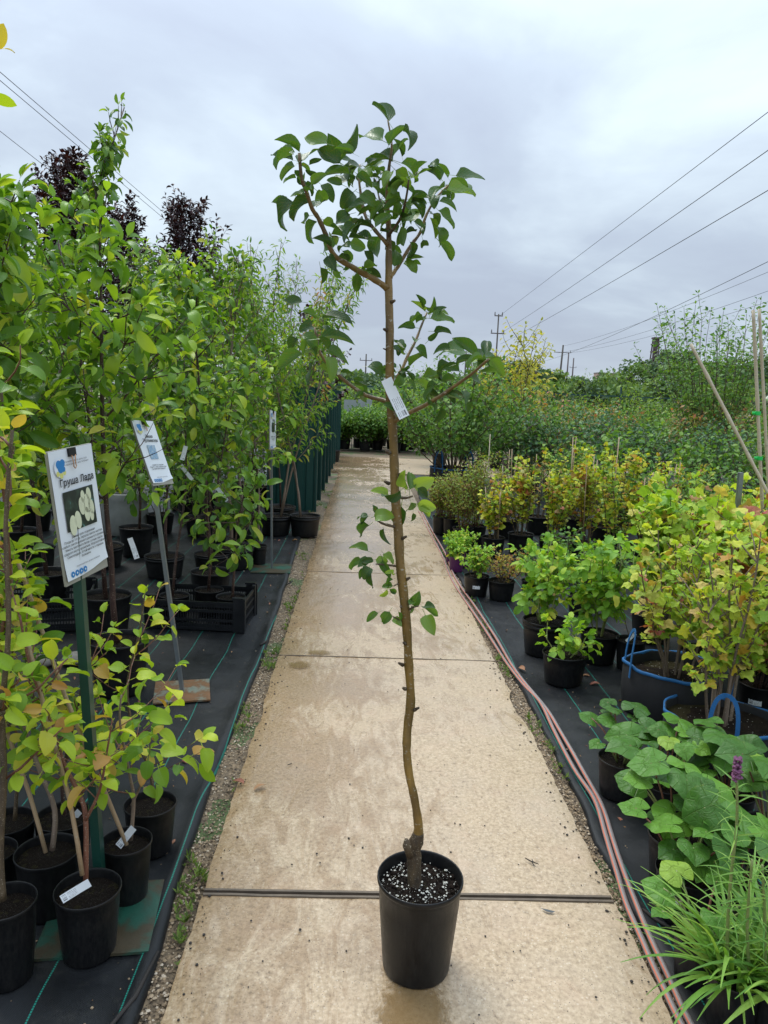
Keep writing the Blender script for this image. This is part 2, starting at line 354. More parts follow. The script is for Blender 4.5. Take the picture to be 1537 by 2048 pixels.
def hose_mat():
    t = NT('hose_rubber'); uv = t.node('ShaderNodeUVMap'); sp = t.node('ShaderNodeSeparateXYZ'); t.l.new(uv.outputs[0], sp.inputs[0])
    a = t.math('FRACT', t.math('ADD', t.math('MULTIPLY', sp.outputs[0], 3.0), 0.1))
    st = t.math('LESS_THAN', t.math('ABSOLUTE', t.math('SUBTRACT', a, .5)), .13)
    rib = t.math('FRACT', t.math('MULTIPLY', sp.outputs[1], 90.0)); n = t.noise(14, 4)
    c = t.mix(n, (.17, .15, .145), (.27, .235, .225)); c = t.mix(st, c, (.58, .17, .10)); t.bump(rib, .15, .001); return t.set(c, .5)
hose_mat()
# ---------------------------------------------------------------- setting
PATH_L, PATH_R = -0.440, 0.828
def ground_mat():
    t = NT('ground_soil'); v = t.coord('Object'); n = t.noise(1.6, 6, .6, v); f = t.noise(45, 5, .65, v)
    c = t.ramp(f, [(.3, (.04, .028, .018)), (.5, (.14, .10, .06)), (.75, (.30, .21, .12))]); c = t.mix(t.math('GREATER_THAN', n, .56), c, (.07, .10, .03)); t.bump(f, .5, .008); return t.set(c, .8)
ground_mat()
def slab_mat():
    t = NT('wet_concrete'); v = t.coord('Object'); w = t.node('ShaderNodeNewGeometry').outputs['Position']
    big = t.noise(1.3, 5, .6, w); med = t.noise(6.5, 5, .6, w, .6); fine = t.noise(75, 5, .7, w); sp = t.vor(130, w)
    st = t.node('ShaderNodeMapping'); st.inputs[3].default_value = (7, 2.2, 1); st.inputs[2].default_value = (0, 0, .5); t.l.new(w, st.inputs[0]); trowel = t.noise(1.6, 6, .65, st.outputs[0], 1.6)
    c = t.ramp(fine, [(.26, (.11, .076, .046)), (.39, (.32, .23, .138)), (.55, (.45, .336, .213)), (.8, (.59, .47, .33))])
    c = t.mix(t.math('MULTIPLY', t.ramp(big, [(.42, 0), (.66, 1)]), .45), c, (.42, .345, .27))
    c = t.mix(t.math('MULTIPLY', t.ramp(med, [(.5, 0), (.72, 1)]), .35), c, (.50, .35, .235))
    pb = t.vor(95, w, 'F1', 'Color'); c = t.mix(t.math('MULTIPLY', t.math('LESS_THAN', t.vor(95, w), .28), .4), c, t.ramp(pb, [(.2, (.24, .17, .10)), (.55, (.50, .40, .28)), (.9, (.66, .58, .46))]))
    c = t.mix(t.math('MULTIPLY', t.math('LESS_THAN', sp, .17), t.math('GREATER_THAN', fine, .53)), c, (.09, .07, .055))
    # wet, darker patches where water stands
    sepn = t.node('ShaderNodeSeparateXYZ'); t.l.new(w, sepn.inputs[0])
    side = t.math('ADD', t.math('MULTIPLY', t.math('SUBTRACT', .2, sepn.outputs[0]), .14), t.math('MULTIPLY', t.math('MINIMUM', sepn.outputs[1], 6.0), .012))
    wet = t.math('ADD', t.math('ADD', t.math('MULTIPLY', big, .55), t.math('MULTIPLY', trowel, .45)), side)
    wf = t.ramp(wet, [(.50, 0), (.60, 1)])
    c = t.mix(t.math('MULTIPLY', wf, .68), c, t.mix(1.0, c, (.60, .49, .35), 'MULTIPLY'))
    h = t.math('ADD', t.math('MULTIPLY', fine, .5), t.math('ADD', t.math('MULTIPLY', trowel, 1.6), t.math('MULTIPLY', t.noise(22, 4, .6, w), .7)))
    t.bump(h, .3, .005)
    return t.set(c, t.math('SUBTRACT', .34, t.math('MULTIPLY', wf, .24)), spec=.5)
slab_mat()
def puddle_reflection_mat():
    t = NT('puddle_with_reflection'); uv = t.node('ShaderNodeUVMap'); sp = t.node('ShaderNodeSeparateXYZ'); t.l.new(uv.outputs[0], sp.inputs[0])
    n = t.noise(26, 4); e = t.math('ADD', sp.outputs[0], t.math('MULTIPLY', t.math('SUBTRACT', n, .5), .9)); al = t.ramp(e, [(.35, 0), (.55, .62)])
    t.set((.23, .145, .06), .05); t.put(t.p.inputs['Alpha'], al); return t.m  # water film; its brown tint stands in for the pear pot's reflection
def fabric_mat():
    t = NT('ground_fabric'); w = t.node('ShaderNodeNewGeometry').outputs['Position']; sepn = t.node('ShaderNodeSeparateXYZ'); t.l.new(w, sepn.inputs[0])
    wob = t.math('MULTIPLY', t.math('SUBTRACT', t.noise(1.1, 2, .5, w), .5), .05)
    fx = t.math('FRACT', t.math('MULTIPLY', t.math('ADD', t.math('ADD', sepn.outputs[0], wob), 10.73), 1/.21))
    line = t.math('LESS_THAN', t.math('ABSOLUTE', t.math('SUBTRACT', fx, .5)), .011)
    dash = t.math('LESS_THAN', t.math('FRACT', t.math('MULTIPLY', sepn.outputs[1], 130)), .72)
    n = t.noise(3.2, 6, .65, w); d = t.noise(16, 6, .7, w)
    c = t.ramp(n, [(.35, (.007, .0078, .0092)), (.7, (.021, .0225, .0245))]); c = t.mix(t.math('MULTIPLY', t.ramp(d, [(.55, 0), (.75, 1)]), .5), c, (.045, .043, .038))
    c = t.mix(t.math('MULTIPLY', line, dash), c, (.015, .21, .155))
    wv = t.math('MULTIPLY', t.math('SINE', t.math('MULTIPLY', sepn.outputs[0], 1600)), t.math('SINE', t.math('MULTIPLY', sepn.outputs[1], 1600)))
    t.bump(t.math('ADD', t.math('MULTIPLY', wv, .15), t.math('MULTIPLY', n, 2.0)), .35, .004)
    return t.set(c, t.ramp(n, [(.3, .34), (.7, .62)]), spec=.28)
fabric_mat()

# far ground, one sheet to the horizon
mb = MB(); R = 1500
mb.add([(-R, -60, -.05), (R, -60, -.05), (R, R, -.05), (-R, R, -.05)], [(0, 1, 2, 3)])
tag(mb.build('ground', MATS['ground_soil']), kind='structure')

# path: slabs, each with worn edges, and the laths between them
path = tag(bpy.data.objects.new('path', None), kind='structure'); col.objects.link(path)
SL, S0 = 2.056, 2.046
def slab(y0, y1, x0, x1, nx, ny):
    V, Fc = [], []
    for j in range(ny+1):
        for i in range(nx+1):
            fx, fy = i/nx, j/ny; x, y = x0+(x1-x0)*fx, y0+(y1-y0)*fy
            e = min(fx, 1-fx)*(x1-x0)
            if i in (0, nx):
                k = 1 if i == 0 else -1
                x += k*(abs(noise.noise((x*3, y*5, 3)))*.010 + max(0, noise.noise((x*3, y*2.3, 11))-.3)*.08 + abs(noise.noise((x*3, y*19, 8)))*.011) + .006*noise.noise((1, y*1.4, k*5))*2
            if j in (0, ny): y += noise.noise((x*14, y, 1))*.003
            z = noise.noise((x*2.2, y*2.2, 0))*.004 + noise.noise((x*9, y*9, 2))*.0018 + noise.noise((x*28, y*28, 4))*.0008 - .003
            if e < .03: z -= (.03-e)*.12
            V.append((x, y, z))
    W = nx+1
    for j in range(ny):
        for i in range(nx): a = j*W+i; Fc.append((a, a+1, a+1+W, a+W))
    ring = [i for i in range(W)]+[j*W+nx for j in range(1, ny+1)]+[ny*W+i for i in range(nx-1, -1, -1)]+[j*W for j in range(ny-1, 0, -1)]
    b = len(V)
    for k in ring: V.append((V[k][0]+(.01 if V[k][0] < 0 else -.01), V[k][1], -.07))
    n = len(ring)
    for k in range(n): Fc.append((ring[k], b+k, b+(k+1) % n, ring[(k+1) % n]))
    m = MB(); m.add(V, Fc); o = m.build('slab', MATS['wet_concrete'], path); sharp(o, 50)
ys = [S0-SL, S0, S0+SL, S0+2*SL, S0+3*SL, S0+4*SL, S0+5*SL, S0+6*SL]
for k in range(len(ys)-1):
    g = .016 if k == 0 else .006
    slab(ys[k]+.004, ys[k+1]-g, PATH_L, PATH_R, 44, 66) if k < 4 else slab(ys[k]+.004, ys[k+1]-g, PATH_L, PATH_R, 20, 26)
for k in (1, 2, 3):
    mb = MB(); y = ys[k]
    w = .009 if k == 1 else .005
    for s in ((-1, 1) if k == 1 else (0,)):
        pts = [(PATH_L+.01+i*(PATH_R-PATH_L-.02)/14, y-.006+s*.0105*(1 if k == 1 else 0)+noise.noise((i*.7, k, s))*.002, -.005+noise.noise((i*1.7, k, s+4))*.003) for i in range(15)]
        for a, b in zip(pts, pts[1:]): mb.bar(a, b, w, .010)
    o = mb.build('joint_lath', MATS['lath'], path, smooth=False)
slab(ys[-1]+.004, ys[-1]+3.6, -1.2, 6.5, 40, 20)     # the cross path at the far end
# small puddles on the path; the brown of the first paints the pot's reflection
puddle_reflection_mat()
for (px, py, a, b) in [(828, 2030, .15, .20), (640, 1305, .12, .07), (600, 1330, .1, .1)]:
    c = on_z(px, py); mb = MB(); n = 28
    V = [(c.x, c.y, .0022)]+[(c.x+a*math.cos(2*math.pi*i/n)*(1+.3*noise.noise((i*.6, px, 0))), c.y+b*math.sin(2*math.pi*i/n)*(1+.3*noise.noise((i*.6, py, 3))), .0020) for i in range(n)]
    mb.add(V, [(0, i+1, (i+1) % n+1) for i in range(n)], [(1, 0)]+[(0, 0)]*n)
    o = mb.build('puddle', MATS['puddle_with_reflection']); tag(o, {828: 'thin brown puddle of water around the foot of the lone pear pot', 640: 'thin puddle along the second slab joint', 600: 'small puddle on the path edge just before the second joint'}[px], 'puddle')

def sheet(name, edge_fn, other_x, y0, y1, nx, ny, lip):
    """woven ground cover; edge_fn(y) is the x of the edge along the path"""
    V, Fc, W = [], [], nx+1
    for j in range(ny+1):
        y = y0+(y1-y0)*(j/ny)**1.5
        xe = edge_fn(y)
        for i in range(nx+1):
            f = (i/nx)**2.0; x = xe+(other_x-xe)*f
            z = MAT_Z-.005+noise.noise((x*2.5, y*2.5, 7))*.005+max(0, noise.noise((x*7, y*2.2, 9))-.12)*.026
            dd = abs(x-xe)
            if dd < .05: z += lip*math.sin(min(dd/.05, 1)*math.pi)-(.012 if i == 0 else 0)
            V.append((x, y, z))
    for j in range(ny):
        for i in range(nx): a = j*W+i; Fc.append((a, a+1, a+1+W, a+W) if other_x > 0 else (a, a+W, a+W+1, a+1))
    m = MB(); m.add(V, Fc); return tag(m.build(name, MATS['ground_fabric']), kind='structure')
def lerp_tab(tab):
    xs, vs_ = zip(*tab); return lambda y: float(np.interp(y, xs, vs_))
_le = [on_z(*p) for p in [(255, 2110), (285, 2000), (345, 1800), (428, 1550), (530, 1300), (590, 1110), (622, 1010)]]
left_edge = lerp_tab([(p.y, p.x) for p in _le]+[(22, -.62)])
_re = [on_z(*p) for p in [(1372, 2040), (1245, 1800), (1128, 1550), (1015, 1330), (945, 1200), (880, 1100), (850, 1040)]]
right_edge = lerp_tab([(p.y, p.x) for p in _re]+[(14, .98), (18, .98)])
sheet('ground_fabric_left', lambda y: left_edge(y)+.010*noise.noise((0, y*3, 0)), -12, .9, 24, 70, 120, .014)
sheet('ground_fabric_right', lambda y: right_edge(y)+.02+.02*noise.noise((4, y*4, 0)), 14, .9, 16.2, 70, 120, .008)

# gravel and moss in the gaps beside the path
for nm_, fa_, fb_ in (('soil_strip_left', left_edge, lambda y: PATH_L+.03), ('soil_strip_right', lambda y: PATH_R-.03, lambda y: right_edge(y)+.08)):
    m = MB(); V, Fc = [], []; ny = 150
    for j in range(ny+1):
        y = .7+16*(j/ny)**1.5; a, b = fa_(y)-(.05 if 'left' in nm_ else 0), fb_(y)
        for i in range(6): x = a+(b-a)*i/5; V.append((x, y, -.032+.010*noise.noise((x*22, y*22, 5))+.006*noise.noise((x*60, y*60, 2))))
    for j in range(ny):
        for i in range(5): q = j*6+i; Fc.append((q, q+1, q+7, q+6))
    m.add(V, Fc); tag(m.build(nm_, MATS['ground_soil']), kind='structure')
def scatter_gap(xa, xb, y0, y1, n, size, mat, name, lab, cat, leafy=False):
    rng = np.random.default_rng(len(name)+n); m = MB()
    for _ in range(n):
        y = y0+(y1-y0)*rng.random()**1.7; a, b = xa(y), xb(y); x = a+(b-a)*rng.random()
        if leafy and noise.noise((x*6, y*2.6, 2)) < .16: continue
        s = size*(.4+rng.random()); z = -.034+.010*rng.random()
        if leafy:
            for _k in range(5):
                az = rng.random()*6.283; d = Vector((math.cos(az), math.sin(az), 0)); p = Vector((x, y, z+.015)); q = p+d*s+Vector((0, 0, s*(.4+rng.random()*1.2))); w = d.cross(Vector((0, 0, 1)))*s*.22
                mid = (p+q)/2; m.add([p, mid+w, q, mid-w], [(0, 1, 2, 3)])
        else:
            P = [Vector((math.cos(t)*s*(.7+.6*rng.random()), math.sin(t)*s*(.7+.6*rng.random()), 0)) for t in (0, 1.25, 2.5, 3.75, 5)]
            c = Vector((x, y, z)); m.add([c+p for p in P]+[c+Vector((0, 0, s*.8))], [(i, (i+1) % 5, 5) for i in range(5)])
    return tag(m.build(name, MATS[mat], smooth=False), lab, cat, kind='stuff')
def gravel_mat():
    t = NT('gravel_mat'); r = t.node('ShaderNodeNewGeometry').outputs['Random Per Island']; t.set(t.ramp(r, [(0, (.05, .037, .025)), (.35, (.20, .14, .085)), (.75, (.38, .27, .16)), (1, (.60, .50, .38))]), .85)
gravel_mat()
scatter_gap(left_edge, lambda y: PATH_L+.01, 1.0, 12, 9000, .0042, 'gravel_mat', 'gravel', 'fine gravel and grit between the path and the fabric under the signs', 'gravel')
scatter_gap(lambda y: PATH_R-.01, lambda y: right_edge(y)+.02, 1.0, 9, 7500, .0042, 'gravel_mat', 'gravel', 'fine gravel and grit between the path and the hoses', 'gravel')
scatter_gap(left_edge, lambda y: PATH_L+.0, 1.2, 12, 1500, .016, 'moss', 'moss', 'moss and tiny weeds along the sign side of the path', 'moss', True)
scatter_gap(lambda y: PATH_R, lambda y: right_edge(y)+.02, 1.2, 9, 800, .014, 'moss', 'moss', 'moss and tiny weeds along the hose side of the path', 'moss', True)
# ---------------------------------------------------------------- leaves
def t_leaf(half, a, b, curl, fold, nseg=7, cols=4, wave=0.0, serr=0.0, twist=0.0, pet=.28, seed=0):
    """one leaf blade along +Y, length 1, origin at the blade base, petiole behind it"""
    r = random.Random(seed); V, U, Fc = [], [], []
    tm = a/(a+b); nrm = (tm**a)*((1-tm)**b); y = z = 0.0; ph = r.random()*6
    for j in range(nseg+1):
        t = j/nseg
        w = half*((t**a)*((1-t)**b))/nrm
        if j == nseg: w = .004
        if j == 0: w = max(w, .012)
        if serr and 0 < j < nseg: w *= 1+(serr if j % 2 else -serr)
        phi = curl*t
        if j: y += math.cos(phi)/nseg; z -= math.sin(phi)/nseg
        tw = twist*(t-.3)
        for i in range(cols+1):
            s = i/cols*2-1; fx = s*w*math.cos(fold); fz = abs(s)**1.3*w*math.sin(fold)+wave*math.sin(t*9+ph+s*1.3)*abs(s)
            fx, fz = fx*math.cos(tw)-fz*math.sin(tw), fx*math.sin(tw)+fz*math.cos(tw)
            V.append((fx, y+fz*math.sin(phi), z+fz*math.cos(phi))); U.append((i/cols, t))
    W = cols+1
    for j in range(nseg):
        for i in range(cols):
            q = j*W+i; Fc += [(q, q+1, q+1+W), (q, q+1+W, q+W)]
    if pet:
        b0 = len(V); V += [(-.012, -pet, .02), (.012, -pet, .02), (.014, .03, 0), (-.014, .03, 0)]; U += [(.5, 0)]*4; Fc += [(b0, b0+1, b0+2), (b0, b0+2, b0+3)]
    return np.array(V), np.array(Fc), np.array(U)
def t_round(rfun, n=22, cup=.25, ripple=.04, pet=.5, seed=0, lob=5):
    """lobed or heart-shaped leaf: centre, middle ring, rim; petiole joins at the origin, blade points along +Y"""
    r = random.Random(seed); V, U, Fc = [(0, .0, 0)], [(.5, .0)], []; ph = r.random()*6
    for ring, k in ((.5, 0), (1.0, 1)):
        for i in range(n):
            th = -math.pi/2+2*math.pi*i/n+math.pi/n*0; rr = rfun(th)*ring
            x, y = rr*math.cos(th), rr*math.sin(th); d = rr
            z = -cup*d*d+ripple*math.sin(lob*th+ph)*ring+.5*ripple*math.sin(3*th+ph*2)*ring+abs(x)*.18
            V.append((x, y, z)); U.append((.5+x*.62, .5+y*.5))
    for i in range(n):
        a, b = 1+i, 1+(i+1) % n; Fc += [(0, a, b), (a, a+n, b+n), (a, b+n, b)]
    b0 = len(V); V += [(-.012, -pet*.5, -pet*.85), (.012, -pet*.5, -pet*.85), (.014, 0, -.01), (-.014, 0, -.01)]; U += [(.5, 0)]*4; Fc += [(b0, b0+1, b0+2), (b0, b0+2, b0+3)]
    return np.array(V), np.array(Fc), np.array(U)
def heart(th):
    t = abs(((th+math.pi/2)+math.pi) % (2*math.pi)-math.pi)      # 0 at the stalk notch, pi at the tip
    v = .20+.38*min(1, t/.55)**.7-.05*max(0, (t-1.2)/1.9)+.15*max(0, (t-2.55)/.59)**1.6
    return v*(1+.012*math.sin(th*17))
def lobed(depth, lobes=5, tooth=.05):
    def f(th):
        d = abs(((th-math.pi/2)+math.pi) % (2*math.pi)-math.pi)     # 0 at the tip
        base = .62-.16*(d/math.pi)
        v = base*(1-depth+depth*abs(math.cos(d*lobes/2*.92))**.8)
        if d > 2.75: v *= .45
        return v+tooth*math.sin(th*21)
    return f
TPL = {}
def variants(kind, fn, n): TPL[kind] = [fn(i) for i in range(n)]
rr_ = random.Random(5)
U_ = lambda a, b: rr_.uniform(a, b)
variants('pear', lambda i: t_leaf(U_(.30, .38), .42, .85, U_(.1, 2.0), U_(.2, .95), 8, 4, U_(.01, .06), 0, U_(-.9, .9), .32, i), 12)
variants('pear_soft', lambda i: t_leaf(U_(.30, .36), .45, .75, U_(.1, 1.2), U_(.1, .6), 7, 4, U_(0, .04), 0, U_(-.6, .6), .34, i), 9)
variants('cherry', lambda i: t_leaf(U_(.22, .27), .75, .85, U_(.3, 1.5), U_(.2, .6), 7, 4, U_(.01, .03), 0, U_(-.5, .5), .2, i), 8)
variants('plum', lambda i: t_leaf(U_(.21, .26), .75, .8, U_(.6, 2.3), U_(.1, .6), 8, 4, U_(.0, .02), 0, U_(-.4, .4), .12, i), 8)
variants('peach', lambda i: t_leaf(U_(.12, .15), .75, .95, U_(.3, 1.6), U_(.3, .7), 7, 2, .01, 0, U_(-.4, .4), .1, i), 6)
def t_three(i):
    Vs, Fs, Us, b = [], [], [], 0
    for k, (az, off, sc) in enumerate(((0, .12, .62), (1.15, -.02, .52), (-1.15, -.02, .52))):
        V, Fc, U = t_leaf(U_(.31, .36), .55, .7, U_(.3, 1.2), U_(.15, .5), 6, 2, .03, .08, U_(-.3, .3), .12, i*3+k); V = V*sc; c, s_ = math.cos(az), math.sin(az)
        W = np.stack([V[:, 0]*c-V[:, 1]*s_, V[:, 0]*s_+V[:, 1]*c+off, V[:, 2]], 1); Vs.append(W); Fs.append(Fc+b); Us.append(U); b += len(V)
    n = b; Vs.append(np.array([(-.01, -.4, .02), (.01, -.4, .02), (.01, .12, 0), (-.01, .12, 0)])); Us.append(np.full((4, 2), .5)); Fs.append(np.array([(n, n+1, n+2), (n, n+2, n+3)])); return np.concatenate(Vs), np.concatenate(Fs), np.concatenate(Us)
variants('raspberry', t_three, 7)
variants('cherry_low', lambda i: t_leaf(.25, .75, .85, U_(.3, 1.5), U_(.2, .6), 4, 2, 0, 0, U_(-.4, .4), .15, i), 6)
variants('peach_low', lambda i: t_leaf(.14, .75, .95, U_(.3, 1.6), U_(.2, .6), 4, 2, 0, 0, U_(-.4, .4), 0, i), 6)
variants('round_low', lambda i: t_leaf(.34, .6, .7, U_(-.2, 1.0), U_(.1, .6), 3, 2, 0, 0, U_(-.4, .4), 0, i), 6)
variants('tiny', lambda i: t_leaf(.27, .75, .75, U_(-.2, .7), U_(.1, .5), 2, 2, 0, 0, 0, 0, i), 5)
variants('blade', lambda i: t_leaf(U_(.022, .034), .25, .9, U_(.4, 1.8), .5, 8, 2, 0, 0, U_(-.3, .3), 0, i), 6)
variants('currant', lambda i: t_round(lobed(U_(.40, .52), 5, .035), 22, U_(.1, .7), U_(.03, .09), .5, i), 7)
variants('currant_low', lambda i: t_round(lobed(.42, 3, .0), 11, U_(.1, .6), .06, 0, i), 5)
variants('hydrangea', lambda i: t_round(lobed(U_(.28, .36), 5, .025), 24, U_(.2, .8), U_(.04, .09), .4, i), 6)
variants('heart', lambda i: t_round(heart, 36, U_(.1, .9), U_(.02, .05), .0, i, 4), 8)
variants('card', lambda i: t_leaf(.42, .5, .6, U_(-.3, .6), .3, 2, 2, 0, 0, 0, 0, i), 4)

LEAFMESH = {}
def leaf_mesh(kind, k, mat):
    key = (kind, k, mat)
    if key not in LEAFMESH: V, Fc, U = TPL[kind][k]; LEAFMESH[key] = np_mesh(kind+'_leaf', V, Fc, U, mat)
    return LEAFMESH[key]
def np_mesh(name, V, Fc, U, mat):
    me = bpy.data.meshes.new(name); nv, nf = len(V), len(Fc)
    me.vertices.add(nv); me.vertices.foreach_set('co', np.ascontiguousarray(V, dtype=np.float32).ravel())
    me.loops.add(nf*3); me.loops.foreach_set('vertex_index', np.ascontiguousarray(Fc, dtype=np.int32).ravel())
    me.polygons.add(nf); me.polygons.foreach_set('loop_start', np.arange(0, nf*3, 3, dtype=np.int32))
    ul = me.uv_layers.new(name='UVMap'); ul.data.foreach_set('uv', np.ascontiguousarray(U[Fc.ravel()], dtype=np.float32).ravel())
    me.polygons.foreach_set('use_smooth', np.ones(nf, dtype=bool)); me.materials.append(MATS[mat]); me.update(calc_edges=True); return me

def unit(v): return v/(np.linalg.norm(v)+1e-9)
UP = np.array([0, 0, 1.0])
def frame(axis, nrm):
    y = unit(axis); z = nrm-y*np.dot(nrm, y)
    if np.linalg.norm(z) < 1e-3: z = np.array([1.0, 0, 0])-y*y[0]
    z = unit(z); x = np.cross(y, z); return np.stack([x, y, z], 1)
def frames(A, N):
    y = A/(np.linalg.norm(A, axis=1, keepdims=True)+1e-9); z = N-y*(N*y).sum(1, keepdims=True); bad = np.linalg.norm(z, axis=1) < 1e-3
    if bad.any(): z[bad] = np.array([1.0, 0, 0])-y[bad]*y[bad][:, :1]
    z /= np.linalg.norm(z, axis=1, keepdims=True)+1e-9; x = np.cross(y, z); return np.stack([x, y, z], 2)
def pack(recs):
    """recs: list of (P, A, N, S) batches or single leaves"""
    P, A, N, S = [], [], [], []
    for p, a, n, s in recs: P.append(np.atleast_2d(p)); A.append(np.atleast_2d(a)); N.append(np.atleast_2d(n)); S.append(np.atleast_1d(s))
    return np.concatenate(P), np.concatenate(A), np.concatenate(N), np.concatenate(S)
CLEAR = []      # (x0, x1, y0, y1, Y): pruned so that a sign standing at depth Y can be read from the path
RW3 = np.array([[rx.x, fw.x, up.x], [rx.y, fw.y, up.y], [rx.z, fw.z, up.z]])
def clear_view(P, S, root):
    q = (P+np.array(root.location)-np.array([0, 0, CAM_H])) @ RW3; u = 768.5+F_PX*q[:, 0]/q[:, 1]; v = 1024-F_PX*q[:, 2]/q[:, 1]; m = F_PX*S/q[:, 1]*.45; ok = np.ones(len(P), bool)
    for (x0, x1, y0, y1, Y) in CLEAR: ok &= ~((u > x0-m) & (u < x1+m) & (v > y0-m) & (v < y1+m) & (P[:, 1]+root.location[1] < Y))
    return ok
def emit(root, recs, kind, mat, single=False, name='leaf', low=None, limit=300, rng=RNG):
    """single: one object per leaf (largest first), the rest as one part"""
    if not recs: return
    P, A, N, S = pack(recs)
    if CLEAR: k_ = clear_view(P, S, root); P, A, N, S = P[k_], A[k_], N[k_], S[k_]
    if not len(S): return
    if single: o_ = np.argsort(-S); P, A, N, S = P[o_], A[o_], N[o_], S[o_]
    Fm = frames(A, N); nk = min(limit, len(S)) if single else 0; nv = len(TPL[kind]); vi = rng.integers(0, nv, len(S))
    for i in range(nk):
        o = bpy.data.objects.new(name, leaf_mesh(kind, int(vi[i]), mat)); col.objects.link(o); o.parent = root
        M = np.eye(4); M[:3, :3] = Fm[i]*S[i]; M[:3, 3] = P[i]; o.matrix_basis = Matrix(M.tolist())
    if nk < len(S):
        kd = low or kind; nv = len(TPL[kd]); idx = np.arange(nk, len(S)); vi = rng.integers(0, nv, len(idx)); Vs, Fs, Us, b = [], [], [], 0
        for v in range(nv):
            j = idx[vi == v]
            if not len(j): continue
            V, Fc, U = TPL[kd][v]; W = np.einsum('nij,vj->nvi', Fm[j]*S[j][:, None, None], V)+P[j][:, None, :]
            Vs.append(W.reshape(-1, 3)); Fs.append((Fc[None]+(np.arange(len(j))*len(V))[:, None, None]+b).reshape(-1, 3)); Us.append(np.tile(U, (len(j), 1))); b += len(j)*len(V)
        o = link('foliage', np_mesh('foliage', np.concatenate(Vs), np.concatenate(Fs), np.concatenate(Us), mat), root); o['kind'] = 'stuff'

def emit2(root, recs, kind, mat, single, low, rng, mat2, frac):
    """part of the foliage, mostly towards the tips and in clumps, in a second colour"""
    if not mat2: return emit(root, recs, kind, mat, single, low=low, rng=rng)
    a = [r for r in recs if len(r[3]) == 0 or True]; pick = rng.random(len(a)) < frac
    emit(root, [r for r, q in zip(a, pick) if not q], kind, mat, single, low=low, rng=rng, limit=200); emit(root, [r for r, q in zip(a, pick) if q], kind, mat2, single, low=low, rng=rng, limit=100)
def grow(p, d, L, n, wob, bend, rng):
    """a stem: bend>0 turns it upwards, <0 lets it droop"""
    p = np.array(p, float); d = unit(np.array(d, float)); pts = [p]
    for _ in range(n):
        d = unit(d+rng.normal(0, wob, 3)+UP*bend/n); p = p+d*L/n; pts.append(p)
    return np.array(pts)
def nz(v): return v/(np.linalg.norm(v, axis=-1, keepdims=True)+1e-9)
def leaves_along(pts, gap, size, rng, spread=.9, droop=.25, start=.15, jit=.3, pet=.25, nup=.8, tipleaf=True, flat_n=0.35):
    d = np.diff(pts, axis=0); seg = np.linalg.norm(d, axis=1); cum = np.concatenate([[0], np.cumsum(seg)]); L = cum[-1]; n = max(int(L*(1-start)/gap), 1)
    s = L*start+(np.arange(n)+rng.random(n)*.8)*gap; s = s[s <= L]; n = len(s)
    i = np.clip(np.searchsorted(cum, s, side='right')-1, 0, len(seg)-1); f = (s-cum[i])/(seg[i]+1e-9); p = pts[i]+d[i]*f[:, None]; t = nz(d[i])
    u = nz(np.cross(t, UP+.01)); v = np.cross(u, t); k = (rng.random()*6+2.4*np.arange(n))[:, None]
    a = nz(t*(1-spread*.6)+(u*np.cos(k)+v*np.sin(k))*spread-UP*droop+rng.normal(0, jit*.4, (n, 3)))
    sz = size*(.65+.5*rng.random(n)); nn = nz(UP*nup+rng.normal(0, flat_n, (n, 3))+np.array([0, -.15, 0])); p = p+a*(sz*pet)[:, None]
    if tipleaf:
        t = unit(pts[-1]-pts[-2]); a2 = nz(t+rng.normal(0, .35, (2, 3))); p = np.concatenate([p, pts[-1]+a2*size*.1]); a = np.concatenate([a, a2]); nn = np.concatenate([nn, nz(UP+rng.normal(0, .4, (2, 3)))]); sz = np.concatenate([sz, size*(.5+.3*rng.random(2))])
    return [(p, a, nn, sz)]

# ---------------------------------------------------------------- pots
POTS = {}
def pot(root, r, h, style='pot_black', lip=.045, taper=.80, soil_at=.90, loc=(0, 0, 0), band=False, tilt=None):
    key = (style, round(taper, 2), band, round(soil_at, 2), round(r/h, 1))
    if key not in POTS:
        m = MB(); ll = .035; wt = .025*1.0
        prof = [(taper*.90, .0), (taper*.985, .012), (taper, .03)]
        for i in range(1, 6): prof.append((taper+(0.965-taper)*i/6, .03+.9*i/6*.92))
        if band: prof += [(.94, .80), (.985, .805), (.99, .90)]
        prof += [(.955 if not band else .985, .90), (.965 if not band else .99, .905), (.962 if not band else .99, .935), (1.0, .945), (1.012, .965), (1.010, .99), (.995, 1.0), (.975, .99), (.958, .96), (.94, soil_at-.04), (.90, soil_at-.2)]
        m.lathe(prof, 40)
        m.disc((0, 0, .004), taper*.9, 40)
        me = m.mesh('pot', MATS[style])
        s = MB(); V = [(0, 0, soil_at+.015)]; n = 24; Fc = []
        for ri, rad in enumerate((.3, .6, .95)):
            for k in range(n):
                a = 2*math.pi*k/n; V.append((rad*math.cos(a), rad*math.sin(a), soil_at+noise.noise((rad*3+taper*9, a*2, ri))*.03-(.01 if ri == 2 else 0)))
        Fc += [(0, 1+k, 1+(k+1) % n) for k in range(n)]
        for ri in range(2):
            for k in range(n): a, b = 1+ri*n+k, 1+ri*n+(k+1) % n; Fc.append((a, b+n, b)); Fc.append((a, a+n, b+n))
        s.add(V, [f[::-1] if False else f for f in Fc]); POTS[key] = (me, s.mesh('soil', MATS['soil']))
    me, so = POTS[key]
    a = link('pot', me, root, loc); link('soil', so, a)
    a.scale = (r, r, h); a.rotation_euler[2] = random.random()*6.28
    return a
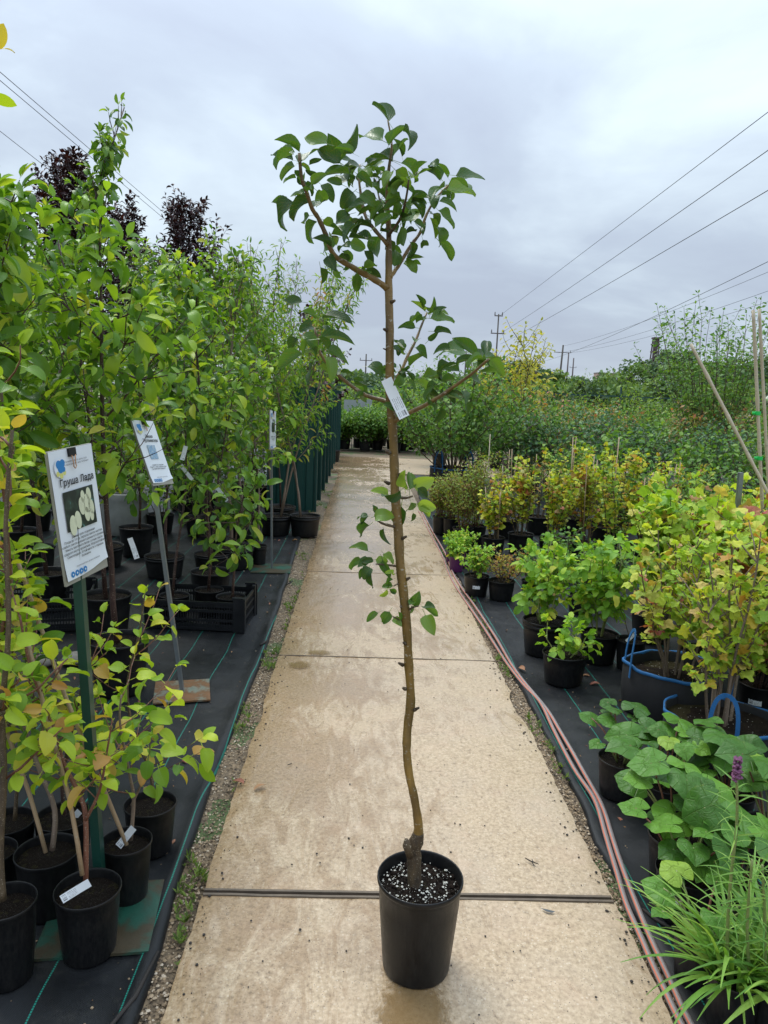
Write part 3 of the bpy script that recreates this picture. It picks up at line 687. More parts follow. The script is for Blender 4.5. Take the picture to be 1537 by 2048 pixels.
def sticker(pot_obj, root, r, h, az, w=.05, hh=.03, z=.5, taper=.8):
    """paper label on a pot's side"""
    m = MB(); n = 5; rr = r*(taper+(.965-taper)*z)*1.012; V, U, Fc = [], [], []
    for i in range(n+1):
        a = az+(i/n-.5)*w/rr
        for j in (0, 1): V.append((rr*math.cos(a)*(1+.012*j), rr*math.sin(a)*(1+.012*j), z*h+(j-.5)*hh)); U.append((j, i/n*.5))
    for i in range(n): q = i*2; Fc.append((q, q+2, q+3, q+1))
    m.add(V, Fc, U); return m.build('paper_label', MATS['tag_print'], root)
def tag_strip(root, p, d, L=.10, w=.02, curl=.6, name='tag', nrm=(0, -1, .3)):
    """white plastic name tag hanging from p along d"""
    m = MB(); p = Vector(p); d = Vector(d).normalized(); nn = Vector(nrm); sx = d.cross(nn).normalized(); nz = sx.cross(d); V, U, Fc = [], [], []; n = 6; q = p.copy()
    for i in range(n+1):
        t = i/n; dd = (d*math.cos(curl*(t-.4))+nz*math.sin(curl*(t-.4)))
        if i: q = q+dd*L/n
        for s in (-1, 1): V.append(q+sx*s*w/2); U.append(((s+1)/2, 1-t))
    for i in range(n): b = i*2; Fc.append((b, b+1, b+3, b+2))
    m.add(V, Fc, U); return m.build(name, MATS['tag_print'], root)

def curve_pts(pts, per=4):
    """smooth line through points"""
    P = [np.array(p, float) for p in pts]; out_ = []
    for i in range(len(P)-1):
        p0, p1, p2, p3 = P[max(i-1, 0)], P[i], P[i+1], P[min(i+2, len(P)-1)]
        for k in range(per):
            t = k/per; out_.append(.5*((2*p1)+(-p0+p2)*t+(2*p0-5*p1+4*p2-p3)*t*t+(-p0+3*p1-3*p2+p3)*t**3))
    out_.append(P[-1]); return np.array(out_)
def stem_obj(root, pts, r0, r1, mat, name, n=7):
    m = MB(); N = len(pts); rs = [r0+(r1-r0)*(i/(N-1)) for i in range(N)]; m.tube(pts, rs, n, vscale=1); return m.build(name, MATS[mat], root)
def twigs_obj(root, lines, mat, name='twigs', k=5):
    """all side shoots of one plant as one mesh"""
    if not lines: return
    Vs, Fs, b = [], [], 0; by = {}
    for l in lines: by.setdefault(len(l[0]), []).append(l)
    ang = np.arange(k)*2*math.pi/k
    for n, ls in by.items():
        P = np.array([l[0] for l in ls]); r = np.array([[l[1]+(l[2]-l[1])*i/(n-1) for i in range(n)] for l in ls])
        T = np.empty_like(P); T[:, 1:-1] = P[:, 2:]-P[:, :-2]; T[:, 0] = P[:, 1]-P[:, 0]; T[:, -1] = P[:, -1]-P[:, -2]; T = nz(T)
        u = nz(np.cross(T, np.array([.31, .17, .02])+0*T)); v = np.cross(T, u)
        ring = P[:, :, None, :]+(u[:, :, None, :]*np.cos(ang)[:, None]+v[:, :, None, :]*np.sin(ang)[:, None])*r[:, :, None, None]
        Vs.append(ring.reshape(-1, 3)); m = len(ls); base = (np.arange(m)*n*k)[:, None, None]+(np.arange(n-1)*k)[None, :, None]+np.arange(k)[None, None, :]; nxt = base-np.arange(k)+(np.arange(k)+1) % k
        Fs.append(np.stack([base, nxt, nxt+k], -1).reshape(-1, 3)+b); Fs.append(np.stack([base, nxt+k, base+k], -1).reshape(-1, 3)+b); b += m*n*k
    V = np.concatenate(Vs); link(name, np_mesh(name, V, np.concatenate(Fs), np.zeros((len(V), 2)), mat), root)

def young_tree(x, y, label, H=2.3, kind='cherry', mat='leaf_cherry', size=.10, gap=.045, nb=16, blen=.55, lo=.33, elev=.7, lean=(0, 0), bmat='bark_dark', tr=.014, pr=.15, ph=.26, style='pot_black',
               single=False, low=None, seed=0, group=None, droop=.3, name='potted_tree', cat='tree', twig=2, trunk=None, wob=.05, bend=.35, potted=True, taper=.8, band=False, z0=MAT_Z, top=.8, spread=.9, cane=False, stems=1, mat2=None, frac=.25):
    rng = np.random.default_rng(seed+int(abs(x)*100)+int(y*10)*7)
    root = empty(name, (x, y, z0), label, cat, group)
    base = 0
    if potted: pot(root, pr, ph, style, taper=taper, band=band); base = ph*.90
    recs, lines = [], []
    for st in range(stems):
        az0 = rng.random()*6.28
        if trunk is not None: tp = np.array(trunk)
        else:
            p0 = np.array([rng.normal(0, pr*.12), rng.normal(0, pr*.12), base-.02]) if stems == 1 else np.array([math.cos(az0)*pr*.3, math.sin(az0)*pr*.3, base-.02])
            ld = np.array([lean[0]+rng.normal(0, .04), lean[1]+rng.normal(0, .04), 1.0])
            if stems > 1: ld = ld+np.array([math.cos(az0), math.sin(az0), 0])*.12
            tp = grow(p0, ld, H-base, 9, wob, .25, rng)
        stem_obj(root, tp, tr, tr*.28, bmat, 'trunk' if stems == 1 else 'stem')
        seg = np.linalg.norm(np.diff(tp, axis=0), axis=1); cum = np.concatenate([[0], np.cumsum(seg)]); az = rng.random()*6
        for k in range(nb):
            t = lo+(1-lo)*(k+.5*rng.random())/nb; s = cum[-1]*min(t, .985); i = min(np.searchsorted(cum, s, side='right')-1, len(seg)-1); p = tp[i]+(tp[i+1]-tp[i])*((s-cum[i])/seg[i])
            az += 2.4+rng.normal(0, .3); u = (t-lo)/(1-lo); el = elev+.45*u+rng.normal(0, .12)
            d = np.array([math.cos(az)*math.cos(el), math.sin(az)*math.cos(el), math.sin(el)]); L = blen*(1-(1-top)*u)*(1-.62*u**2)*(.6+.6*rng.random())
            bp = grow(p, d, L, 5, .08, bend, rng); lines.append((bp, tr*.36, tr*.10)); recs += leaves_along(bp, gap, size, rng, spread=spread, droop=droop)
            for _ in range(twig):
                if L < .2: break
                j = int(rng.integers(1, 4)); d2 = unit((bp[j+1]-bp[j])+rng.normal(0, .6, 3)*np.linalg.norm(bp[j+1]-bp[j])*1.2); tp2 = grow(bp[j], d2, L*.45, 4, .08, bend, rng); lines.append((tp2, tr*.2, tr*.07)); recs += leaves_along(tp2, gap, size*.9, rng, spread=spread, droop=droop)
        recs += leaves_along(tp[-4:], gap*.9, size*.9, rng, spread=spread, droop=droop, start=.1)
    twigs_obj(root, lines, bmat, 'branches')
    if cane: stem_obj(root, np.array([[.03, .02, base-.1], [.03+lean[0]*.7, .03, base+(H-base)*.72]]), .006, .006, 'cane', 'cane', 6)
    emit2(root, recs, kind, mat, single, low, rng, mat2, frac)
    return root

def shrub(x, y, label, H=.9, W=.5, ns=7, kind='currant', mat='leaf_currant', size=.07, gap=.05, side=4, sl=.22, pr=.14, ph=.2, style='pot_black', bmat='bark_twig', sr=.005, single=False, low=None, seed=0, group=None,
          droop=.25, name='potted_shrub', cat='shrub', potted=True, z0=MAT_Z, lo=.25, flare=.35, upright=.4, taper=.8, canes=0, band=False, pet=.3, nup=.8, spread=.9, wob=.08, extra=None, mat2=None, frac=.25):
    rng = np.random.default_rng(seed+int(abs(x)*1000)+int(y*100)*3)
    root = empty(name, (x, y, z0), label, cat, group); base = 0
    if potted: pot(root, pr, ph, style, taper=taper, band=band); base = ph*.9
    recs, lines = [], []
    for s in range(ns):
        az = 6.283*s/ns+rng.normal(0, .5); rad = rng.random()**.6
        d = np.array([math.cos(az)*flare*rad*W/.5, math.sin(az)*flare*rad*W/.5, 1.0]); h = (H-base)*(.72+.33*rng.random())
        p0 = np.array([math.cos(az)*pr*.35*rad, math.sin(az)*pr*.35*rad, base-.015]); sp = grow(p0, d, h, 7, wob, upright, rng); lines.append((sp, sr, sr*.4))
        recs += leaves_along(sp, gap, size, rng, droop=droop, start=lo, pet=pet, nup=nup, spread=spread)
        for k in range(side):
            j = int(rng.integers(2, 7)); dd = unit(sp[min(j+1, 7)]-sp[j]); a2 = rng.random()*6.28; d2 = dd*.5+np.array([math.cos(a2), math.sin(a2), .35])*.8
            tp = grow(sp[j], d2, sl*(.6+.6*rng.random()), 4, .1, upright*.5, rng); lines.append((tp, sr*.5, sr*.25)); recs += leaves_along(tp, gap, size*.95, rng, droop=droop, pet=pet, nup=nup, spread=spread)
    twigs_obj(root, lines, bmat, 'stems')
    for k in range(canes):
        a = rng.random()*6.28; q = np.array([math.cos(a)*pr*.4, math.sin(a)*pr*.4, base-.08]); stem_obj(root, np.array([q, q+np.array([rng.normal(0, .04), rng.normal(0, .04), (H-base)*(.95+.2*rng.random())])]), .005, .005, 'cane', 'cane', 6)
    emit2(root, recs, kind, mat, single, low, rng, mat2, frac)
    if extra: extra(root, lines, rng)
    return root
def berries(mat, n=10, r=.006):
    def f(root, lines, rng):
        for _ in range(n):
            pts = lines[int(rng.integers(len(lines)))][0]; p = pts[int(rng.integers(2, len(pts)))]+rng.normal(0, .02, 3); m = MB(); m.lathe([(.0005, -r), (r*.8, -r*.6), (r, 0), (r*.8, r*.6), (.0005, r)], 8, p); m.build('berry', MATS[mat], root)
    return f
# ---------------------------------------------------------------- the lone pear tree on the path
mp = on_z(832, 1929); MX, MY = mp.x, mp.y
main = empty('potted_pear_tree', (MX, MY, 0.0), 'lone young pear tree with dark leaves in a tall black pot on the path', 'tree')
def loc(px, py, dy=0.0):
    v = at_y(px, py, MY+dy); return np.array([v.x-MX, v.y-MY, v.z])
PR_, PH_ = .112, .262
pot(main, PR_, PH_, 'pot_black', taper=.80, soil_at=.87)
# perlite grains lying on the soil
rng = np.random.default_rng(4); m = MB()
for _ in range(520):
    a = rng.random()*6.283; r = PR_*.92*math.sqrt(rng.random()); s = .0006+.0032*rng.random()**3
    if noise.noise((math.cos(a)*r*30, math.sin(a)*r*30, 1)) < -.22: continue
    c = Vector((r*math.cos(a), r*math.sin(a), PH_*.87+.003+.004*rng.random())); m.lathe([(.0001, -s), (s, 0), (.0001, s)], 5, c)
tag(m.build('perlite', MATS['perlite'], main, smooth=False), kind='stuff')
m = MB()
for _ in range(260):
    a = rng.random()*6.283; r = PR_*.9*math.sqrt(rng.random()); s = .002+.008*rng.random()**2
    c = Vector((r*math.cos(a), r*math.sin(a), PH_*.87+.002)); m.lathe([(.0001, -s*.5), (s, 0), (s*.6, s*.5), (.0001, s*.6)], 5, c)
tag(m.build('soil_crumbs', MATS['soil'], main, smooth=False), kind='stuff')
TR = [(829, 1790), (829, 1745), (829, 1700), (837, 1668), (836, 1640), (829, 1595), (819, 1550), (814, 1500), (816, 1450), (822, 1400), (818, 1330), (815, 1270), (809, 1200), (801, 1130), (797, 1060), (791, 990), (789, 930), (786, 860), (781, 800), (780, 740), (780, 660), (778, 580), (778, 520), (778, 460), (775, 400), (778, 340), (784, 290), (776, 240)]
RD = [.019, .0185, .018, .0155, .0135, .0125, .0125, .013, .0135, .0135, .0135, .0135, .014, .014, .0138, .0135, .013, .013, .0125, .012, .0115, .0105, .0095, .0075, .0058, .0045, .003, .0018]
rs = np.random.default_rng(8)
tpts = [loc(x, y, .01*math.sin(i*.9)) for i, (x, y) in enumerate(TR)]
cp = curve_pts(tpts, 4); rd = np.interp(np.linspace(0, len(RD)-1, len(cp)), range(len(RD)), RD)*.84*(1+.035*np.sin(np.arange(len(cp))*1.3)+.06*rs.normal(0, .6, len(cp)).clip(-1, 1))
i0 = 4*3
m = MB(); m.tube(cp[i0-1:], list(rd[i0-1:]), 14); m.build('trunk', MATS['bark_pear'], main)
m = MB(); rg = [r*1.22*(1+.09*math.sin(i*2.1)+.05*math.sin(i*5.3)) for i, r in enumerate(rd[:i0+2])]; rg[-1] *= .72; rg[-2] *= .86; m.tube(cp[:i0+2], rg, 14)
kp = loc(815, 1690); m.tube([kp+np.array([.012, 0, -.03]), kp, kp+np.array([-.004, -.004, .018])], [.014, .013, .005], 9)
m.build('graft_union', MATS['bark_graft'], main)
BR = [([(776, 577), (751, 560), (718, 542), (700, 531), (668, 510), (652, 469), (637, 436), (625, 418), (615, 388), (604, 357), (599, 306)], .0075, -.10),
      ([(777, 490), (751, 461), (733, 436), (725, 406), (718, 355), (720, 330)], .005, .12),
      ([(780, 555), (788, 545), (802, 524), (822, 491), (841, 465), (854, 428), (876, 392), (903, 366)], .0055, .10),
      ([(781, 775), (802, 743), (817, 710), (832, 681), (843, 652), (854, 626)], .0048, .12),
      ([(786, 845), (811, 829), (846, 813), (883, 791), (920, 765), (945, 747), (978, 718)], .006, -.14),
      ([(781, 806), (765, 800), (733, 791), (700, 769), (670, 743), (641, 707), (630, 655)], .006, .10),
      ([(777, 470), (800, 440), (812, 400), (818, 360)], .004, -.12), ([(776, 430), (760, 400), (752, 360)], .003, .10),
      ([(792, 994), (812, 996), (826, 992)], .0042, -.03), ([(798, 1055), (775, 1050), (760, 1044), (752, 1034)], .0042, -.04), ([(801, 1133), (775, 1130), (752, 1128)], .0036, -.03),
      ([(806, 1170), (796, 1168), (788, 1172)], .0030, -.04), ([(812, 1248), (800, 1240), (786, 1233)], .0032, -.03), ([(812, 1225), (824, 1216), (838, 1212)], .0032, -.05),
      ([(783, 705), (774, 700), (767, 697)], .003, -.02)]
for pts, r, dep in BR:
    P = curve_pts([loc(x, y, dep*(i/(len(pts)-1))) for i, (x, y) in enumerate(pts)], 3); N = len(P)
    m = MB(); rad = [r*(1-.55*i/(N-1))*(1+.10*math.sin(i*2.7)) for i in range(N)]; rad[0] *= 1.35; m.tube(P, rad, 8); m.build('branch', MATS['bark_pear'] if r > .0043 else MATS['bark_twig'], main)
# cut spur stubs
for (x, y, sx) in [(782, 605, 7), (776, 662, -7), (780, 906, -7), (778, 967, -7), (803, 1078, 9), (811, 1160, 8), (806, 1215, -4), (813, 1288, -5), (806, 1330, -7), (811, 1378, -4), (829, 1420, 8), (800, 950, 6)]:
    a = loc(x, y, -.006); b = loc(x+sx*1.1, y-abs(sx)*.55, -.022)
    m = MB(); m.tube([a, (a+b)/2, b], [.0052, .004, .003], 8); m.build('spur_stub', MATS['bark_graft'], main)
C2 = [(812,255,745,130),(815,385,893,265),(893,305,985,325),(778,358,650,285),(835,470,700,390),(885,445,862,345),(840,440,905,350),(475,375,360,335),(560,430,640,280),(545,470,490,330),(620,430,530,380),(548,480,430,400),(325,420,210,320),(300,420,160,400),(290,465,180,430),(320,480,420,400),(380,490,440,460),(330,520,310,610),(300,500,215,550),(330,490,385,515),(600,540,460,520),(590,580,500,480),(390,600,470,535),(445,600,520,665),(430,640,500,700),(290,690,130,775),(270,700,185,690),(390,690,240,720),(350,650,300,610),(400,720,470,680),(380,770,310,780),(420,800,330,880),
(660,500,590,440),(700,490,750,450),(720,500,790,440),(640,540,720,600),(660,650,740,690),(690,610,770,560),(790,530,720,500),(850,520,930,600),(830,530,780,580),(880,480,1015,520),(1020,520,1110,555),(1085,495,1025,450),(1100,570,1040,500),(1180,550,1330,560),(1140,600,1260,590),(1130,630,1280,645),(1120,610,1020,640),(1090,690,1195,710),(1140,620,1170,690),(1085,740,1170,825),(1080,830,1150,890),(1095,915,1180,1005),(1040,780,1080,880),(1000,690,900,660),(980,700,1000,770),(930,740,890,690),(880,700,840,760),(850,730,920,810),(700,700,560,720),(690,760,620,700),(740,720,650,760),(760,760,800,700),(600,760,500,780),(560,780,640,830),(640,820,560,860),(720,820,640,800),(740,830,820,760),(760,880,700,960),(700,900,600,880),(600,920,690,940),(520,900,430,940),(500,940,415,870),(560,960,640,1040),(600,940,530,890),(680,960,725,1050),(480,990,520,1060),(830,930,870,1010),(820,900,830,990),(930,910,980,960),(900,850,860,920),(440,1050,460,1140),(640,1080,640,1190),(530,1060,545,1115),(1000,900,1020,960),
(320,1440,230,1530),(330,1430,420,1445),(440,1440,620,1410),(450,1330,600,1295),(340,1240,250,1225),(410,1330,360,1280),(400,1570,370,1690),(490,1540,510,1650),(480,1500,440,1420),(470,1510,600,1560),(430,1590,520,1650),(360,1440,350,1520),(340,1520,200,1590),(620,1660,700,1720),(700,1590,790,1580),(1010,1290,945,1235),(1000,1270,970,1205),(1040,1300,1060,1220),(1060,1300,1120,1270),(1040,1330,1165,1340),(1000,1340,975,1330),(960,1380,870,1365),(1030,1450,1080,1400),(1060,1400,1150,1400),(850,1460,900,1490),(960,1490,1030,1540),(930,1590,990,1510),(900,1600,940,1650),(840,1480,880,1500),
(1150,1500,1045,1490),(1230,1510,1110,1440),(1280,1540,1180,1420),(1140,1570,1040,1630),(1180,1580,1290,1540),(1300,1560,1420,1500),(1340,1530,1350,1440),(1340,1560,1400,1620),(1370,1550,1440,1640),(1280,1600,1340,1560),(1200,1620,1100,1590),(1260,1640,1330,1700),(1000,1650,1120,1640),(920,1670,970,1720),(960,1680,1060,1700),(1100,1810,1075,1890),(1210,1720,1240,1780),(1240,1780,1240,1880),(880,1640,870,1700),(1080,1690,980,1730),
(560,600,480,560),(620,640,560,690),(700,560,660,480),(760,640,830,690),(800,620,850,680),(880,600,960,650),(780,700,720,760),(660,860,720,910),(860,860,800,820),(950,800,1010,830),(420,560,370,520),(350,600,420,640),(460,640,420,700),(900,800,980,740),(560,860,500,820)]
C5 = [(760,430,745,290,1),(840,420,1005,350,1),(800,440,810,280,0),(610,490,470,420,1),(720,450,585,570,0),(870,430,960,510,0),(870,570,1030,610,1),(880,600,1000,670,1),(810,560,810,650,0),(830,650,830,735,0),(725,590,680,800,0),(430,680,340,640,0),(430,680,360,740,0),(490,680,590,630,0),(500,670,480,590,0),(440,760,330,840,0),(570,790,575,945,0),(430,990,270,920,0),(440,1060,350,1120,0),(380,1080,240,1110,0),(500,1070,630,1090,0),(570,1010,650,1090,0),(480,1080,370,1070,0),(440,1130,400,1200,0),(460,1170,460,1310,0),(400,1140,350,1230,0),(560,1070,610,1220,0),(650,1240,570,1270,0),(650,1300,560,1300,0),(600,1330,540,1390,1),(620,1330,680,1360,0),(620,1530,545,1645,0),(520,1540,410,1600,0),(660,1580,720,1650,0),(700,1530,720,1600,0),(800,1450,780,1380,0),(830,1470,870,1380,0),(820,1480,850,1610,0),(930,1480,1010,1480,0),(940,1500,1050,1560,0),(940,1560,1010,1720,0),(800,1470,840,1430,0),(650,1200,640,1160,1),(560,640,530,700,0)]
LV = [(480+a/2.73, 150+b/2.73, 480+c/2.73, 150+d/2.73, 0) for a, b, c, d in C2]+[(640+a/4.453, 880+b/4.453, 640+c/4.453, 880+d/4.453, e) for a, b, c, d, e in C5]
rl = np.random.default_rng(21); fresh, dark = [], []
for (x0, y0, x1, y1, fr) in LV:
    dy = rl.normal(0, .06) if y0 < 850 else -.02+rl.normal(0, .02)
    A, B = loc(x0, y0, dy), loc(x1, y1, dy+rl.normal(0, .02)); ax = B-A; L = float(np.linalg.norm(ax))*1.03+.003
    face = -1 if rl.random() < .85 else 1
    nrm = np.array([rl.normal(0, .35), -.75+rl.normal(0, .3), .62+rl.normal(0, .3)])
    (fresh if fr else dark).append((A, ax, nrm, max(L, .028)))
for _ in range(120):      # a few more inside the crown
    pts, r, dep = BR[int(rl.integers(0, 8))]; i = int(rl.integers(1, len(pts))); x, y = pts[i]
    A = loc(x, y, dep*i/(len(pts)-1)); ax = rl.normal(0, 1, 3); ax[2] = abs(ax[2])*.4-.2; ax = unit(ax); dark.append((A+ax*.014, ax, unit(UP+rl.normal(0, .4, 3)), .034+.014*rl.random()))
emit(main, dark, 'pear', 'leaf_pear_dark', True, rng=rl); emit(main, fresh, 'pear', 'leaf_pear_fresh', True, rng=rl)
# name tag looped round the trunk
q = loc(770, 772, -.03); m = MB()
tag_strip(main, loc(773, 758, -.03), Vector(loc(812, 842, -.035)-loc(773, 758, -.03)), .098, .026, .25, 'tag')
m.lathe([(.0145, -.009), (.0146, .009)], 16, loc(780, 764)); m.build('tag_loop', MATS['white_plastic'], main)
# ---------------------------------------------------------------- left side: signs, crates, young fruit trees
def text_part(root, body, size, loc3, R, mat, align='CENTER', name='lettering', width=None, bold=0.0, line=1.0):
    cu = bpy.data.curves.new(name, 'FONT'); cu.body = body; cu.size = size; cu.align_x = align; cu.offset = bold; cu.resolution_u = 1; cu.space_line = line; cu.extrude = 0.0
    if width: cu.text_boxes[0].width = width; cu.text_boxes[0].x = -width/2 if align != 'LEFT' else 0
    o = bpy.data.objects.new(name, cu); col.objects.link(o); bpy.context.view_layer.update()
    me = bpy.data.meshes.new_from_object(o.evaluated_get(bpy.context.evaluated_depsgraph_get())); bpy.data.objects.remove(o); bpy.data.curves.remove(cu)
    me.materials.clear(); me.materials.append(MATS[mat]); t = link(name, me, root); t.matrix_basis = Matrix.Translation(loc3) @ R.to_4x4(); return t
def plant_sign(foot, label, TL, TR, BL, BR, post_mat, plate_mat, post_w, title, picture, body, plate=.30, rz=.1, foot2=None, tsize=.03):
    """corner points of the board are world points; foot is the post's foot"""
    root = empty('plant_sign', foot, label, 'sign'); f = Vector(foot)
    m = MB(); m.box((0, 0, .005), (plate, plate, .008), Matrix.Rotation(rz, 3, 'Z')); sharp(m.build('base_plate', MATS[plate_mat], root, False))
    TL, TR, BL, BR = (Vector(p)-f for p in (TL, TR, BL, BR))
    c = (TL+TR+BL+BR)/4; xa = ((TR+BR)-(TL+BL)).normalized(); ya = ((TL+TR)-(BL+BR)).normalized(); za = xa.cross(ya).normalized(); ya = za.cross(xa); W = ((TR-TL).length+(BR-BL).length)/2; H = ((TL-BL).length+(TR-BR).length)/2
    R = Matrix((xa, ya, za)).transposed(); P = lambda u, v, w=0.0: c+xa*u*W/2+ya*v*H/2+za*w
    top = P(0, .2, -.012); m = MB(); m.bar((0, 0, .005), top, post_w, post_w*.8); sharp(m.build('post', MATS[post_mat], root, False))
    m = MB(); m.box(P(0, -.01, -.004), (W, H*1.02, .007), R); sharp(m.build('backing_board', MATS['sign_edge'], root, False))
    m = MB(); n = 8; V, Fc = [], []
    for j in range(n+1):
        for i in range(n+1):
            u, v = i/n*2-1, j/n*2-1; w = .0012+.0014*noise.noise((u*2, v*2, foot[1]))
            if j == 0: v += .10*(.5+.5*math.sin(u*2.2-1))*(1 if u > -.3 else .15); w += .004*abs(u)
            V.append(P(u*.985, v*.985+.02, w))
    for j in range(n):
        for i in range(n): a = j*(n+1)+i; Fc.append((a, a+1, a+n+2, a+n+1))
    m.add(V, Fc); m.build('paper_sheet', MATS['sign_white'], root)
    w = .0045
    tt = text_part(root, title, tsize, P(.06, .46, w), R, 'ink', bold=tsize*.022)
    m = MB(); x0, x1, y0, y1 = picture; m.add([P(x0, y0, w-.0008), P(x1, y0, w-.0008), P(x1, y1, w-.0008), P(x0, y1, w-.0008)], [(0, 1, 2, 3)]); m.build('printed_picture', MATS[body['pic']], root)
    if body.get('pears'):
        for (u, v, s, a) in [(.15, .16, .9, .1), (.50, .20, .95, -.1), (.72, .05, .8, .3), (.40, -.14, .75, .2), (.70, -.22, .6, .1), (.28, .40, .6, 0), (.66, .42, .7, .2), (-.52, -.30, 1.0, -.1), (-.20, -.20, .9, .15)]:
            n = 18; V = []
            for k in range(n):
                t = 2*math.pi*k/n; r = .030*s*(1-.34*math.sin(t)); px_, py_ = r*.78*math.cos(t), r*1.15*math.sin(t); px_, py_ = px_*math.cos(a)-py_*math.sin(a), px_*math.sin(a)+py_*math.cos(a)
                cu, cv = x0+(x1-x0)*(u+.9)/1.9, y0+(y1-y0)*(v+.55)/1.15; q = P(cu, cv); dx, dy = px_*.62, py_*.80
                V.append(q+xa*dx+ya*dy+za*(w-.0004))
            lim = [P(x0, y0), P(x1, y1)]
            m = MB(); m.add(V, [list(range(n))]); m.build('printed_pear', MATS['print_pear'], root)
    text_part(root, body['text'], body['size'], P(0, body['y'], w), R, 'ink', name='small_print', line=1.12, bold=.0001)
    text_part(root, body['head'], body['size']*.8, P(.12, .80, w), R, 'ink_soft', name='header_print', line=1.1)
    # round emblem and the row of blue round icons
    e = P(-.60, .74, w); m = MB(); m.disc(e, W*.13, 24, R=R); m.build('emblem_ring', MATS['ink_soft'] if False else MATS['sign_white'], root)
    m = MB()
    for (dx, dy, r) in [(-.03, .05, .06), (.05, .06, .055), (0, -.01, .06), (.06, -.02, .04)]: m.disc(e+xa*dx*W+ya*dy*W+za*(.0004+dx*.002), W*r, 10, R=R)
    m.build('emblem_blue', MATS['ink_blue'], root)
    m = MB()
    for (dx, dy, r) in [(-.07, -.07, .035), (.0, -.10, .04), (.07, -.07, .035)]: m.disc(e+xa*dx*W+ya*dy*W+za*.0004, W*r, 10, R=R)
    m.build('emblem_yellow', MATS['ink_yellow'], root)
    text_part(root, 'подписывайтесь на наш телеграм', body['size']*.75, P(.05, -.80, w), R, 'ink_soft', name='footer_print')
    for k in range(4):
        e = P(-.72+k*.19, -.885, w); m = MB(); m.disc(e, W*.042, 16, R=R); ic = m.build('round_icon', MATS['ink_blue'], root)
        m = MB(); m.disc(e+za*.0005, W*.018, 4 if k % 2 else 3, R=R); m.build('icon_mark', MATS['sign_white'], ic)
    # binder clip
    cp_ = P(-.02, 1.0, .002); m = MB(); m.box(cp_-ya*.010+za*.001, (.030, .022, .010), R); sharp(m.build('binder_clip', MATS['clip_black'], root, False))
    m = MB(); a = cp_-ya*.018+za*.007; m.tube([a-xa*.008, a-xa*.004-ya*.022, a-xa*.006-ya*.03, a-ya*.036, a+xa*.006-ya*.03, a+xa*.004-ya*.022, a+xa*.008], .0013, 6); m.build('clip_handle', MATS['clip_copper'], root)
    return root
gz = MAT_Z
f1 = on_z(206, 1838, gz)
plant_sign(f1, 'white plant sign printed with cream pears on a dark green post', at_y(98, 905, 1.90), at_y(186, 887, 2.09), at_y(130, 1172, 1.90), at_y(213, 1130, 2.09), 'paint_green', 'rusty_green_plate', .030, 'Груша Лада', (-.66, .72, -.24, .37),
           dict(pic='print_photo', pears=True, size=.0088, y=-.34, head='Саженцы для вас, дачи, сада\nпосадка для всех, наш питомник', text='ранний срок созревания\nПлоды до 110 гр. окраска светло-желтая,\nслабого светло-красного размытого румянца.\nМякоть желтовато-белая, сочная, кисло-\nсладкого вкуса, ароматная. Морозостойкая.\nСамоплодная. Устойчивость к парше и\nболезням.'), plate=.30, rz=.12, tsize=.026)
f2 = on_z(365, 1384, gz)
plant_sign(f2, 'white plant sign with a faded blue picture tilted back on a steel post', at_y(263, 840, 3.50), at_y(306, 843, 3.70), at_y(306, 970, 3.46), at_y(348, 965, 3.66), 'steel', 'rusty_plate', .022, 'Вишня\nТургеневская', (-.42, .30, -.22, .22),
           dict(pic='print_photo_faded', size=.0085, y=-.42, head='Саженцы для вас, дачи\nнаш питомник', text='средний срок созревания\nПлоды 4-5 г., темно-бордовые, сочные.\nУрожайный, зимостойкий сорт.'), plate=.27, rz=.22, tsize=.021)
f3 = on_z(544, 1138, gz)
plant_sign(f3, 'narrow looking white plant sign on a thin steel post beside the round pots', at_y(540, 822, 6.12), at_y(553, 822, 6.32), at_y(541, 897, 6.10), at_y(551, 900, 6.30), 'steel', 'rusty_green_plate', .020, 'Слива', (-.5, .5, -.1, .4),
           dict(pic='print_photo', size=.012, y=-.35, head='Саженцы для вас', text='ранний срок созревания\nПлоды крупные, сочные.\nЗимостойкий сорт.'), plate=.33, rz=.05, tsize=.03)

